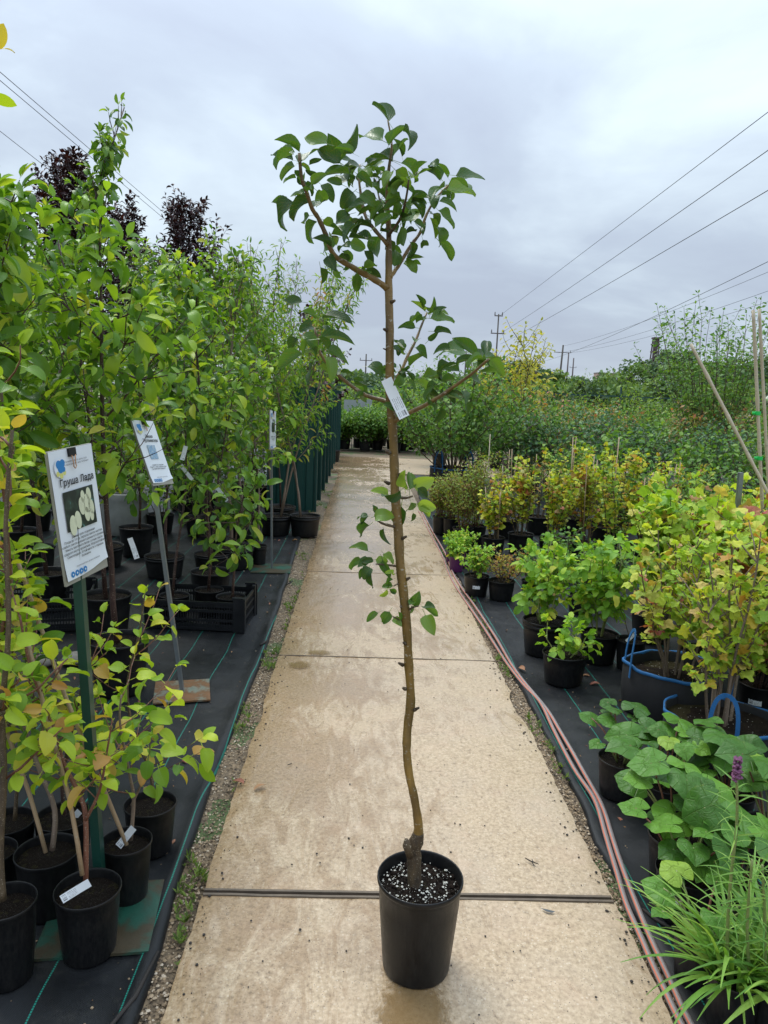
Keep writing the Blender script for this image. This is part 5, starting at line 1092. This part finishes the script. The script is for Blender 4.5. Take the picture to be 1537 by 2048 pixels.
# felt planters with blue webbing
def felt_planter(f, r, h, label, nh=2, rz=0.0):
    root = empty('felt_planter', f, label, 'planter', rz=rz); wob = lambda a, z: 1+.05*math.sin(3*a+1)+.035*math.sin(5*a+z*6)+.02*math.sin(11*a)*(z/h)
    m = MB(); m.lathe([(r*.90, 0), (r*.97, h*.08), (r*1.01, h*.5), (r, h*.97), (r*.985, h), (r*.965, h*.97), (r*.95, h*.6)], 40, wob=wob); m.build('felt_wall', MATS['felt_black'], root)
    m = MB(); n = 72; V, Fc = [], []
    for k in range(n):
        a = 2*math.pi*k/n; w_ = wob(a, h)*r; z = h+.004*math.sin(a*6)
        for (dr, dz) in ((.003, -.013), (.005, -.012), (.005, .001), (.0, .003), (-.006, .001), (-.006, -.012)): V.append(((w_+dr)*math.cos(a), (w_+dr)*math.sin(a), z+dz))
    for k in range(n):
        for j in range(5): q, q2 = k*6+j, ((k+1) % n)*6+j; Fc.append((q, q2, q2+1, q+1))
    m.add(V, Fc); m.build('rim_webbing', MATS['blue_webbing'], root)
    m = MB(); V = [(0, 0, h*.80)]; n = 28
    for k in range(n): a = 2*math.pi*k/n; V.append((r*.97*wob(a, h*.8)*math.cos(a), r*.97*wob(a, h*.8)*math.sin(a), h*.78))
    m.add(V, [(0, 1+k, 1+(k+1) % n) for k in range(n)]); m.build('soil', MATS['soil'], root)
    for k in range(nh):
        a0 = math.pi*2*k/nh+.3; c = Vector((math.cos(a0), math.sin(a0), 0)); tx = Vector((-c.y, c.x, 0)); m = MB(); hw, hh = .046*r/.2, .15*r/.2; P = []; w_ = wob(a0, h)*r
        for j in range(21):
            t = j/20; ph = math.pi*t; x = -hw*math.cos(ph); z = h-.06+(hh+.06)*min(1, math.sin(ph)**.42); P.append(c*(w_-.004-.02*math.sin(ph))+tx*x+Vector((0, 0, z)))
        V, Fc = [], []
        for j, p in enumerate(P):
            t = (P[min(j+1, 20)]-P[max(j-1, 0)]).normalized(); sd_ = t.cross(c).normalized()
            for (q, e) in ((-.0085, -.002), (.0085, -.002), (.0085, .002), (-.0085, .002)): V.append(p+sd_*q+c*e)
        for j in range(20):
            for i in range(4): Fc.append((j*4+i, j*4+(i+1) % 4, j*4+4+(i+1) % 4, j*4+4+i))
        m.add(V, Fc); m.build('handle', MATS['blue_webbing'], root, False)
    return root
def planter_bush(f, r, h, label, topy, cx, **kw):
    H = at_y(cx, topy, f.y).z-gz; return shrub(f.x, f.y, label, H=H, potted=False, z0=gz+h*.78, pr=r, ph=0, **kw)
def felt_px(cx, cyr, w, cyb): return px_pot(cx, cyr, w, cyb)
fa, ra, ha = felt_px(1338, 1330, 180, 1455); felt_planter(fa, ra, ha, 'black felt planter with blue webbing and tall loop handles, half behind the other', 2, 2.75)
fb, rb, hb = felt_px(1430, 1430, 215, 1545); felt_planter(fb, rb, hb, 'black felt planter with blue webbing closest to the big heart shaped leaves', 2, -2.3)
shrub(fa.x, fa.y, 'currant bush with small pale lobed leaves in the rear felt planter', H=at_y(1338, 1050, fa.y).z-gz-ha*.78, potted=False, z0=gz+ha*.78, pr=ra, ns=9, size=.068, gap=.045, side=7, sl=.18, W=.35, kind='currant', mat='leaf_currant', mat2='leaf_hydrangea', frac=.2, single=True, seed=91, lo=.3, bmat='bark_grey', sr=.007, name='currant_bush')
shrub(fb.x, fb.y, 'currant bush with brown stems and yellow leaves in the front felt planter', H=at_y(1430, 1060, fb.y).z-gz-hb*.78, potted=False, z0=gz+hb*.78, pr=rb, ns=10, size=.062, gap=.048, side=7, sl=.18, W=.35, kind='currant', mat='leaf_currant', mat2='leaf_autumn', frac=.3, single=True, seed=92, lo=.3, bmat='bark_grey', sr=.008, name='currant_bush')
fc, rc, hc = felt_px(905, 935, 85, 1000); felt_planter(fc, rc, hc, 'black felt planter with bright blue handles under the big dark shrub', 4, .4)
shrub(fc.x, fc.y, 'big dark green many stemmed shrub growing in the far felt planter', H=1.75, potted=False, z0=gz+hc*.78, pr=rc*1.6, ns=30, size=.08, gap=.034, side=14, sl=.42, W=1.1, flare=.6, kind='round_low', mat='leaf_shrub', seed=93, lo=.35, bmat='bark_twig', sr=.010, upright=.25, name='large_shrub')

# heart-leaved perennials
def heart_plant(cx, cyr, w, cyb, label, leaves, size=.15, seed=0, hh=.16, n=9, mat='leaf_heart'):
    f, r, h = px_pot(cx, cyr, w, cyb); rng = np.random.default_rng(seed+77); root = empty('potted_perennial', f, label, 'plant'); pot(root, r, h, 'pot_dusty', taper=.82); recs = []
    for k in range(n+4):
        az = 2.4*k+rng.normal(0, .3); rad = .04+.13*rng.random(); H = h+hh*(.45+.75*rng.random()); s = size*.70*(.5+.65*rng.random())
        tip = np.array([math.cos(az)*rad, math.sin(az)*rad, H]); base = np.array([math.cos(az)*.02, math.sin(az)*.02, h*.86]); mid = (base+tip)/2+np.array([0, 0, .03])
        stem_obj(root, curve_pts([base, mid, tip], 3), .0035, .0025, 'stem_green' if rng.random() < .6 else 'stem_red', 'leaf_stalk', 6)
        a = unit(np.array([math.cos(az), math.sin(az), -.15+rng.normal(0, .25)])); recs.append((tip, a, unit(UP+np.array([math.cos(az), math.sin(az), 0])*.35+np.array([0, -.35, 0])+rng.normal(0, .2, 3)), s))
    emit(root, recs, 'heart', mat, True, rng=rng); return root, f, r, h
heart_plant(1237, 1515, 94, 1606, 'heart leaved perennial in the pot standing alone on the fabric by the hoses', None, .13, 1, .17, 10)
heart_plant(1325, 1565, 90, 1650, 'heart leaved perennial in the second pot from the felt planters', None, .16, 2, .17, 10)
rt, f, r, h = heart_plant(1345, 1670, 118, 1790, 'heart leaved perennial in the pot with bent stalks and pale leaf edges', None, .165, 3, .20, 9)
rt, f, r, h = heart_plant(1360, 1740, 120, 1860, 'heart leaved perennial with a small yellow leaf and a barcode sticker on its pot', None, .15, 4, .15, 8); sticker(None, rt, r, h, math.radians(-140), .06, .035, .62, .82)
heart_plant(1390, 1870, 110, 1990, 'heart leaved perennial in the grey black pot between the stickered pot and the grassy plant', None, .12, 5, .12, 6)
heart_plant(1450, 1580, 100, 1680, 'heart leaved perennial with large dark leaves beside the front felt planter', None, .18, 6, .20, 10)
heart_plant(1530, 1650, 110, 1760, 'heart leaved perennial with a broad shaded leaf behind the purple flower spike', None, .18, 7, .2, 9)
heart_plant(1450, 1760, 110, 1870, 'heart leaved perennial in the crowded middle pots behind the grassy plant', None, .16, 8, .18, 9)
# grassy plants with a purple flower spike
def grassy(cx, cyr, w, cyb, label, spike, seed, n=60, L=.30):
    f, r, h = px_pot(cx, cyr, w, cyb); rng = np.random.default_rng(seed); root = empty('potted_grassy_plant', f, label, 'plant'); pot(root, r, h, 'pot_dusty', taper=.82); recs = []
    for k in range(n):
        az = rng.random()*6.28; el = .55+.95*rng.random(); p = np.array([math.cos(az)*.02*rng.random()*3, math.sin(az)*.02*rng.random()*3, h*.88]); a = np.array([math.cos(az)*math.cos(el), math.sin(az)*math.cos(el), math.sin(el)]); recs.append((p, a, unit(UP*1.0+a*(-.3)+rng.normal(0, .1, 3)), L*(.55+.6*rng.random())))
    stems = spike
    for (pts, fl) in stems:
        P = curve_pts(px_line(f, pts, f.y, f.y-.02), 5); stem_obj(root, P, .0045, .003, 'stem_green', 'stem', 7)
        recs += [q for q in leaves_along(P[2:], .008, .085, rng, spread=.95, droop=.0, start=.05, pet=0, tipleaf=False)]
        if fl:
            a, b = P[-1], P[-1]+np.array([-.003, 0, fl]); m = MB()
            for k in range(70):
                t = rng.random(); an = rng.random()*6.28; rr = .009*(1-.4*t); c = a+(b-a)*t+np.array([math.cos(an)*rr, math.sin(an)*rr, 0]); s = .0035+.002*rng.random(); m.lathe([(.0003, -s), (s, 0), (.0003, s)], 6, c)
            m.build('flower_spike', MATS['flower_purple'], root, False)
    emit(root, recs, 'blade', 'leaf_blade', True, name='leaf_blade', rng=rng); return root
grassy(1455, 1945, 115, 2085, 'grassy leaved plant with an upright stem and a purple flower spike', [([(1460, 1960), (1455, 1880), (1462, 1760), (1474, 1650), (1474, 1560)], .055)], 5, 95, .30)
grassy(1545, 1960, 120, 2110, 'grassy leaved plant with many thin upright shoots beside the purple spiked one', [([(1500, 1960), (1495, 1850), (1505, 1720)], 0), ([(1530, 1960), (1530, 1840), (1525, 1730)], 0), ([(1550, 1960), (1560, 1800), (1555, 1700)], .03)], 6, 95, .28)
# bamboo canes and the steel post
def cane(px1, py1, Y1, px2, py2, Y2, r, label, mat='bamboo', clip=None):
    a, b = at_y(px1, py1, Y1), at_y(px2, py2, Y2); root = empty('bamboo_cane', a, label, 'cane'); d = np.array(b-a); N = 26; pts = [d*i/N for i in range(N+1)]; rad = [r*(1.22 if i % 5 == 2 else 1) for i in range(N+1)]
    m = MB(); m.tube(pts, rad, 10); m.build('pole', MATS[mat], root)
    for t in (clip or []):
        m = MB(); c = d*t; m.lathe([(r*1.5, -.012), (r*1.6, .012)], 10, c); m.box(Vector(c)+Vector((-r*2.2, 0, 0)), (r*2.5, .006, .02)); m.build('plant_clip', MATS['clip_green'], root)
cane(1600, 1110, 4.3, 1382, 688, 4.6, .010, 'long pale bamboo cane leaning steeply across the currant bed')
cane(1530, 1120, 4.5, 1507, 620, 4.5, .010, 'upright bamboo cane with green clips', clip=[.42, .60])
cane(1545, 1120, 4.6, 1519, 618, 4.6, .009, 'upright bamboo cane standing close behind the clipped one')
a = at_y(1466, 1180, 4.4); b = at_y(1482, 945, 4.4); root = empty('steel_post', (a.x, a.y, gz), 'upright grey steel post standing among the currant bushes', 'post'); m = MB(); m.bar((0, 0, 0), Vector((b.x-a.x, 0, b.z-gz)), .026, .026); sharp(m.build('tube', MATS['steel'], root, False)); m = MB(); m.bar((0, 0, .005), Vector(((b.x-a.x)*.6, 0, (b.z-gz)*.6)), .033, .033); sharp(m.build('sleeve', MATS['steel_dark'], root, False))
f = on_z(968, 1085, gz); b = at_y(981, 868, f.y); root = empty('thin_cane', f, 'tall thin pale cane with a white tie standing in the blueberry pots', 'cane'); m = MB(); m.tube([(0, 0, 0), (b-f)], [.005, .004], 7); m.build('pole', MATS['bamboo'], root); m = MB(); m.lathe([(.012, -.012), (.014, .0), (.011, .012)], 8, (b-f)*.68); m.build('tie', MATS['tie_white'], root)

# ---------------------------------------------------------------- rows of shrubs further off
k = 0
def field(name_lab, pts, mat, kind, size, H, W, group, lo=.1, ns=10, side=8, gap=.05, sl=.3, name='shrub', bm='bark_twig', flare=.5):
    global k
    for (x, y) in pts:
        rng = random.Random(k); shrub(x+rng.uniform(-.1, .1), y+rng.uniform(-.15, .15), name_lab, H=H*rng.uniform(.88, 1.15), W=W, ns=ns, kind=kind, mat=mat, size=size, gap=gap, side=side, sl=sl, pr=.17, ph=.25, seed=700+k, group=group, name=name, lo=lo, flare=flare, bmat=bm); k += 1
field('blue green honeysuckle bush in the rows behind the currants', [(2.6, 11.6), (3.5, 11.2), (4.4, 11.6), (5.3, 11.2), (6.2, 11.6), (2.0, 13.2), (3.0, 13.0), (4.0, 13.3), (5.0, 13.0), (6.0, 13.2)], 'leaf_blueberry', 'round_low', .075, 1.35, .9, 'blue green bushes behind the currants', ns=15, side=11, gap=.042)
field('green raspberry like bush just behind the yellow currants', [(2.5, 9.2), (3.3, 8.9), (4.2, 9.2), (5.0, 8.8)], 'leaf_shrub', 'round_low', .085, 1.15, .7, 'green bushes just behind the yellow currants', ns=10, side=7, gap=.05)
field('rust and olive leaved shrub beyond the blue green bushes', [(3.3, 12.2), (5.6, 12.3), (4.9, 14.6), (6.9, 14.2)], 'leaf_rust', 'tiny', .085, 1.6, .9, 'rust leaved shrubs', ns=13, side=9, gap=.04)
field('low green bush in the rows beside the bamboo canes', [(3.6, 7.4), (4.4, 7.2), (5.1, 7.5), (3.0, 7.0), (2.5, 7.7), (3.4, 6.2), (4.1, 6.0)], 'leaf_shrub', 'round_low', .06, .95, .7, 'low green bushes beside the bamboo canes', ns=9, side=6, gap=.045)
field('lime currant bush in the bed beyond the felt planters', [(2.25, 3.2), (2.5, 4.0), (3.1, 3.5), (3.2, 4.5), (2.3, 2.4), (3.9, 4.2), (2.9, 5.3), (3.8, 5.2)], 'leaf_currant', 'currant_low', .08, .95, .6, 'lime currant bushes beyond the felt planters', ns=9, side=6, gap=.045)
field('lime green shrub standing by the wire fence', [(2.2, 20.5), (3.6, 21.0), (8.6, 20.5), (10.2, 21.0), (12, 20.5), (6.0, 22)], 'leaf_lime', 'peach_low', .13, 2.3, 1.2, 'lime green shrubs by the fence', ns=13, side=10, gap=.085, sl=.55)
field('dark green shrub in the long rows before the wire fence', [(1.8, 16.5), (3.0, 16.2), (4.3, 16.6), (5.6, 16.3), (7.0, 16.6), (8.4, 16.2), (2.6, 18.4), (4.4, 18.6), (6.2, 18.3), (8.0, 18.6), (10, 17.5)], 'leaf_shrub', 'round_low', .11, 1.6, 1.1, 'dark green shrubs before the wire fence', ns=12, side=8, gap=.07, sl=.4)
field('bright green bushy plant in a black pot across the end of the path', [(-.85+.42*i, 20.4+.15*(i % 2)) for i in range(7)]+[(-.6+.5*i, 21.2) for i in range(5)], 'leaf_shrub', 'round_low', .10, 1.05, .9, 'bushy plants across the end of the path', ns=18, side=14, gap=.045, sl=.30, lo=.02)
field('yellow green conifer like shrub behind the end of the path', [(.5, 22.5), (1.8, 23), (-.5, 23)], 'leaf_lime', 'tiny', .12, 2.0, 1.2, 'yellow green shrubs beyond the end of the path', ns=13, side=10, gap=.08, sl=.5)
shrub(at_y(1040, 700, 15).x, 15.0, 'airy golden leaved tree with thin arching twigs', H=2.95, W=.6, ns=11, kind='cherry_low', mat='leaf_gold', size=.12, gap=.055, side=11, sl=.6, pr=.2, ph=.3, seed=901, name='golden_tree', cat='tree', lo=.3, flare=.5, upright=.2, sr=.012)
shrub(at_y(1440, 700, 13).x, 13.0, 'tall shrub of many thin upright stems with sparse small leaves', H=3.4, W=1.0, ns=60, kind='tiny', mat='leaf_shrub', size=.10, gap=.04, side=4, sl=.3, pr=.25, ph=.3, seed=902, name='upright_shrub', lo=.25, flare=.32, upright=.5, sr=.008)
shrub(at_y(1530, 760, 9).x, 9.0, 'white flowering hydrangea bush beyond the bamboo canes', H=1.7, W=.8, ns=11, kind='round_low', mat='leaf_shrub', size=.07, gap=.05, side=7, sl=.3, pr=.2, ph=.3, seed=903, name='flowering_shrub', extra=lambda root, lines, rng: [(lambda m, p: (m.lathe([(.002, -.04), (.04, -.02), (.045, .01), (.02, .05), (.001, .06)], 10, p, wob=lambda a, z: 1+.2*math.sin(5*a)), m.build('flower_head', MATS['flower_white'], root)))(MB(), l[0][-1]) for l in lines[:9]])
# ---------------------------------------------------------------- wire fence, boards, poles, tower, distant trees
fr = empty('wire_fence', (2, 26, -.05), 'dark green fence posts and rail behind the shrub rows', 'fence')
zr = at_y(1200, 790, 26).z+.05
for x in np.arange(-6, 30, 2.6):
    m = MB(); m.box((x, 0, 1.08), (.06, .06, 2.16)); sharp(m.build('post', MATS['fence_green'], fr, False))
for zz in (zr-.02, .35):
    m = MB(); m.box((11, .045, zz), (36, .03, .05)); sharp(m.build('rail', MATS['fence_green'], fr, False))
m = MB()
for i in range(240):
    x = -6+i*.15; m.bar((x, .07, .1), (x, .07, zr-.03), .004)
o = m.build('wire_mesh', MATS['fence_green'], fr, False); o['kind'] = 'stuff'
for i, (x0, x1, y0, y1) in enumerate([(688, 713, 800, 823), (706, 722, 806, 826), (716, 745, 800, 825)]):
    Y = 21.4+.25*i; a, b = at_y(x0, y1, Y), at_y(x1, y0, Y); root = empty('sign_board', (a.x, Y, -.05), ['pale grey sign board seen from behind on thin posts, first beside the green panels', 'pale grey sign board between the other two', 'pale grey sign board farthest from the green panels'][i], 'sign')
    m = MB(); m.box(((b.x-a.x)/2, 0, (a.z+b.z)/2+.05), (b.x-a.x, .02, b.z-a.z)); sharp(m.build('board', MATS['board_back'], root, False))
    for q in (.25, .75): m = MB(); m.box(((b.x-a.x)*q, .02, a.z/2+.1), (.025, .02, a.z+.2)); sharp(m.build('post', MATS['steel'], root, False))

def pole(px, pytop, Y, label, arms, r=.13, lean=0.0, mat='pole_wood'):
    t = at_y(px, pytop, Y); root = empty('power_pole', (t.x-lean, Y, -.05), label, 'pole'); H = t.z+.05
    m = MB(); m.tube([(0, 0, 0), (lean*.5, 0, H*.5), (lean, 0, H)], [r, r*.85, r*.65], 8); m.build('mast', MATS[mat], root)
    for (z, w) in arms:
        m = MB(); m.box((lean, 0, H-z), (w, .08, .08)); arm = m.build('cross_arm', MATS['tower_metal'], root, False)
        for s in (-1, 1): m = MB(); m.lathe([(.03, 0), (.06, .06), (.03, .12), (.05, .18), (.015, .26)], 8, (lean+s*w*.45, 0, H-z+.06)); m.build('insulator', MATS['insulator'], arm)
    return t
pole(998, 628, 64, 'dark power pole with two cross arms beside the golden tree', [(.15, .7), (1.6, 1.15)], .085)
pole(1127, 690, 103, 'tall wooden power pole rising before the far trees', [(1.0, 2.4)], .17, .3)
pole(733, 708, 95, 'thin power pole seen over the end of the path', [(.8, 1.6)], .12)
pole(933, 702, 90, 'thin power pole seen beside the lone pear tree', [(.8, 1.4)], .12)
pole(1138, 705, 170, 'thin antenna mast, the taller of the far pair', [], .22, 0, 'tower_metal'); pole(1148, 716, 175, 'thin antenna mast with a small platform, the shorter of the far pair', [(2.2, 1.6)], .22, 0, 'tower_metal')
def wire(p, q, sag, label, r=.016, group=None):
    p, q = Vector(p), Vector(q); N = 24; pts = [p.lerp(q, i/N)-Vector((0, 0, sag*4*(i/N)*(1-i/N))) for i in range(N+1)]; m = MB(); rad = [r*.8 for pt in pts]; m.tube(pts, rad, 5); tag(m.build('power_line', MATS['cable']), label, 'cable', group)
RW = 'power lines over the shrub beds'
z8 = 7.9
for (a, b, z, s) in [((998, 633), (1700, 100), 8.3, .0), ((1000, 668), (1700, 186), 8.0, .1), ((1002, 688), (1700, 284), 8.0, .1)]:
    A = at_y(a[0], a[1], 64); B = on_z(b[0], b[1], A.z); wire(A, B, s, 'thin power line running from the pole with two cross arms over the shrub beds', .012, RW)
for (a, b) in [((1070, 727), (1640, 472)), ((1127, 692), (1640, 500)), ((1116, 706), (1640, 545)), ((1138, 706), (1640, 570))]:
    A = at_y(a[0], a[1], 103); B = on_z(b[0], b[1], max(A.z, 4.5)) ; wire(A, B, .5, 'thin power line running from the tall wooden pole over the far shrubs', .014, RW+' from the tall wooden pole')
for (a, b) in [((-60, 110), (340, 447)), ((-60, 92), (345, 440)), ((-60, 215), (330, 520))]:
    A, B = on_z(a[0], a[1], 7.6), on_z(b[0], b[1], 7.6); wire(A, B, .0, 'thin power line crossing the sky above the fruit trees', .010, 'power lines above the fruit trees')
# lattice tower with platforms
t = at_y(1313, 674, 320); root = empty('lattice_tower', (t.x, 320, -.05), 'reddish lattice tower rising above the far trees', 'tower'); H = t.z
m = MB(); w0, w1 = 2.0, .9
for sx in (-1, 1):
    for sy in (-1, 1): m.bar((sx*w0, sy*w0, 0), (sx*w1, sy*w1, H), .45)
for i in range(14):
    z0, z1 = H*i/14, H*(i+1)/14; a, b = w0+(w1-w0)*i/14, w0+(w1-w0)*(i+1)/14
    for sx in (-1, 1): m.bar((-sx*a, -a, z0), (sx*b, -b, z1), .25)
m.build('mast', MATS['tower_metal'], root, False)
for z in (.70, .80, .90, .985): m = MB(); m.box((0, 0, H*z), (3.0, 3.0, .6)); m.build('platform', MATS['tower_metal'], root, False)
m = MB(); m.lathe([(1.0, 0), (1.0, H*.97)], 10); m.build('core', MATS['tower_metal'], root)
a, b = at_y(1196, 757, 420), at_y(1232, 748, 420); root = empty('distant_building', (a.x, 420, -.05), 'pale pink flat roofed building between the far trees', 'building'); W_ = b.x-a.x
m = MB(); m.box((W_/2, 4, b.z/2), (W_, 8, b.z)); sharp(m.build('wall', MATS['building_pink'], root, False)); m = MB(); m.box((W_/2, 4, b.z+.3), (W_*1.03, 8.4, .6)); m.build('roof', MATS['roof_grey'], root, False)
for i in range(5): m = MB(); m.box((W_*(i+.5)/5, -.03, b.z-2.0), (W_*.09, .1, 1.4)); m.build('window', MATS['window_dark'], root, False)

def far_tree(px, pytop, Y, w, label, mat='leaf_far', n=2600, leaf=.5, seed=0, group=None, lift=.25):
    rng = np.random.default_rng(seed); t = at_y(px, pytop, Y); H = max(t.z, 2.5); root = empty('far_tree', (t.x, Y, -.05), label, 'tree', group); W = w/F_PX*Y/2
    m = MB(); m.tube([(0, 0, 0), (.1*W, 0, H*.4), (0, 0, H*.8)], [H*.03, H*.022, H*.008], 7)
    for k in range(6):
        a = rng.random()*6.28; z = H*(.3+.4*rng.random()); m.tube([(0, 0, z), (math.cos(a)*W*.35, math.sin(a)*W*.35, z+H*.12), (math.cos(a)*W*.7, math.sin(a)*W*.7, z+H*.2)], [H*.012, H*.008, H*.003], 5, cap=False)
    m.build('trunk', MATS['pole_wood'], root)
    recs = []; cl = []
    for k in range(20):
        a = rng.random()*6.28; u = rng.random(); zz = lift+(1-lift)*u; rr = W*math.sqrt(rng.random())*math.sqrt(max(.12, 1-((u-.38)/.72)**2)); cl.append((np.array([math.cos(a)*rr, math.sin(a)*rr, H*min(zz, .92)]), W*(.22+.22*rng.random())))
    ci = rng.integers(0, len(cl), n); C = np.array([c for c, r in cl])[ci]; Rr = np.array([r for c, r in cl])[ci][:, None]; d = nz(rng.normal(0, 1, (n, 3)))
    P = C+d*Rr*np.array([1, 1, .75])*(.6+.4*rng.random((n, 1))); P[:, 2] = np.clip(P[:, 2], .05, H)
    recs = [(P, nz(rng.normal(0, 1, (n, 3))-UP*.3), nz(d+UP*.5+rng.normal(0, .3, (n, 3))), leaf*(.6+.7*rng.random(n)))]
    emit(root, recs, 'card', mat, rng=rng)
FT = 'trees of the far tree line'
specs = [(1040, 725, 95, 90), (1075, 738, 90, 80), (1105, 742, 100, 80), (1150, 757, 110, 90), (1180, 760, 120, 80), (1255, 728, 115, 110), (1300, 722, 120, 110), (1345, 702, 125, 95), (1375, 726, 105, 110), (1225, 750, 130, 80), (1420, 728, 100, 110), (1480, 722, 95, 120), (1540, 715, 90, 140), (980, 748, 95, 90), (900, 752, 90, 100), (820, 756, 95, 110), (750, 752, 90, 90), (680, 745, 92, 110), (610, 735, 90, 110)]
for i, (px, py, Y, w) in enumerate(specs): far_tree(px, py, Y, w*1.15, 'rounded tree of the far tree line, hazy green', ['leaf_far', 'leaf_far', 'leaf_far_light'][i % 3], 2200, .55, 1000+i, FT)
near_specs = [(1110, 768, 40, 130), (1200, 772, 42, 130), (1280, 775, 40, 120), (1360, 768, 42, 130), (1440, 772, 40, 130), (1530, 765, 42, 140), (1020, 772, 40, 120), (900, 776, 42, 140), (790, 768, 42, 120), (700, 760, 40, 120), (1400, 770, 60, 160)]
for i, (px, py, Y, w) in enumerate(near_specs): far_tree(px, py, Y, w*1.2, 'low bushy tree growing beyond the wire fence', ['leaf_far_light', 'leaf_far'][i % 2], 2200, .26, 1100+i, 'bushy trees beyond the wire fence', .05)

# ---------------------------------------------------------------- small things on the ground
def fallen(px, py, s, label, mat='leaf_dead', kind='cherry', z=.004, az=0.0):
    p = on_z(px, py, z); o = bpy.data.objects.new('fallen_leaf', leaf_mesh(kind, int(RNG.integers(len(TPL[kind]))), mat)); col.objects.link(o); o.location = p; o.scale = (s, s, s); o.rotation_euler = (RNG.normal(0, .15)+.3, RNG.normal(0, .2), az); tag(o, label, 'leaf')
fallen(488, 1568, .05, 'dry tan leaf lying on the path edge', az=1.2, kind='pear'); fallen(508, 1580, .055, 'crumpled dark red leaf lying on the path', az=-.9, kind='cherry')
fallen(1050, 1340, .06, 'brown leaf lying on the fabric by the hoses', az=.4, z=.0); fallen(1200, 1368, .06, 'pinkish brown leaf near the raspberry pots', az=1.5, z=-.008); fallen(1180, 1352, .05, 'short brown leaf by the front raspberry pot', az=1.0, z=-.008); fallen(595, 1080, .07, 'red brown leaf at the foot of the round pots', az=1.5, z=-.006); fallen(1095, 1488, .04, 'orange brown leaf in the gravel by the hoses', az=.5, z=-.02)
def twig(px, py, L, az, label, z=.006, r=.0022, fork=True):
    p = on_z(px, py, z); m = MB(); d = Vector((math.cos(az), math.sin(az), 0)); n = d.cross(Vector((0, 0, 1))); m.tube([-d*L/2, n*L*.06, d*L/2], [r*.7, r, r*.6], 6)
    if fork: m.tube([n*L*.05, n*L*.3+d*L*.3, n*L*.36+d*L*.42], [r*.8, r*.6, r*.4], 6); m.tube([d*L*.1, -n*L*.2-d*L*.1], [r*.8, r*.4], 6)
    o = m.build('twig', MATS['debris'], loc=p); tag(o, label, 'twig')
twig(1064, 1722, .05, -.7, 'small dark forked twig on the path near the pear pot'); twig(580, 1528, .02, .6, 'tiny curved dark twig on the path', fork=False); twig(1315, 1838, .10, -1.0, 'short brown stick beside the hoses', z=-.004, r=.006, fork=False)
twig(258, 1990, .30, 1.35, 'thin brown stick at the fabric edge below the pear sign', z=-.002, r=.006, fork=False); twig(528, 1285, .09, 1.2, 'grey wooden peg lying on the fabric near the crate', z=.002, r=.008, fork=False); twig(580, 1165, .12, 1.3, 'short pale stick on the fabric near the thin sign', z=.002, r=.007, fork=False)
p = on_z(1096, 1820, .002); m = MB(); m.add([(-.02, .008, 0), (.0, .0, .002), (.022, -.006, 0), (.01, -.012, 0), (-.006, -.008, .001)], [(0, 4, 3, 2, 1)]); tag(m.build('plastic_scrap', MATS['steel_dark'], loc=p), 'small dark grey plastic scrap on the path', 'scrap')
rng = np.random.default_rng(3); m = MB()
for _ in range(330):
    y = .95+6*rng.random()**1.6; x = PATH_L+.03+(PATH_R-PATH_L-.06)*rng.random(); s = .0012+.0028*rng.random()**3; m.lathe([(s*1.2, 0), (s, s*.6), (.0001, s*.9)], 5, (x, y, .0005))
for _ in range(900):
    y = .95+9*rng.random()**1.4; q = abs(rng.normal(0, .035)); x = PATH_L+.012+q if rng.random() < .5 else PATH_R-.012-q; s = .0010+.0035*rng.random()**3; m.lathe([(s*1.2, 0), (s, s*.6), (.0001, s*.9)], 5, (x, y, -.001))
tag(m.build('grit', MATS['debris'], smooth=False), 'dark crumbs of soil scattered over the path', 'grit', kind='stuff')

# leaf litter and spilled soil on the fabric
rng = np.random.default_rng(17); P, A, N, S = [], [], [], []
for _ in range(420):
    left = rng.random() < .5; y = 1.3+7*rng.random()**1.4; x = left_edge(y)-.05-1.3*rng.random() if left else right_edge(y)+.08+1.6*rng.random()**1.3
    P.append((x, y, MAT_Z+.004)); a = rng.random()*6.28; A.append((math.cos(a), math.sin(a), .05)); N.append((rng.normal(0, .3), rng.normal(0, .3), 1)); S.append(.008+.022*rng.random()**2)
holder = bpy.data.objects.new('leaf_litter', None); col.objects.link(holder); tag(holder, 'dry leaf scraps scattered over the black ground fabric', 'litter', kind='stuff')
CLEAR.clear(); emit(holder, [(np.array(P), np.array(A), np.array(N), np.array(S))], 'cherry_low', 'leaf_dead', rng=rng)
m = MB()
for _ in range(700):
    left = rng.random() < .5; y = 1.2+5*rng.random()**1.5; x = left_edge(y)-.03-.8*rng.random()**1.5 if left else right_edge(y)+.06+.8*rng.random()**1.5; s = .0012+.003*rng.random()**3; m.lathe([(s*1.2, 0), (s, s*.6), (.0001, s*.9)], 5, (x, y, MAT_Z-.002))
tag(m.build('soil_crumbs', MATS['gravel_mat'], smooth=False), 'spilled soil crumbs on the fabric beside the path', 'soil', kind='stuff')
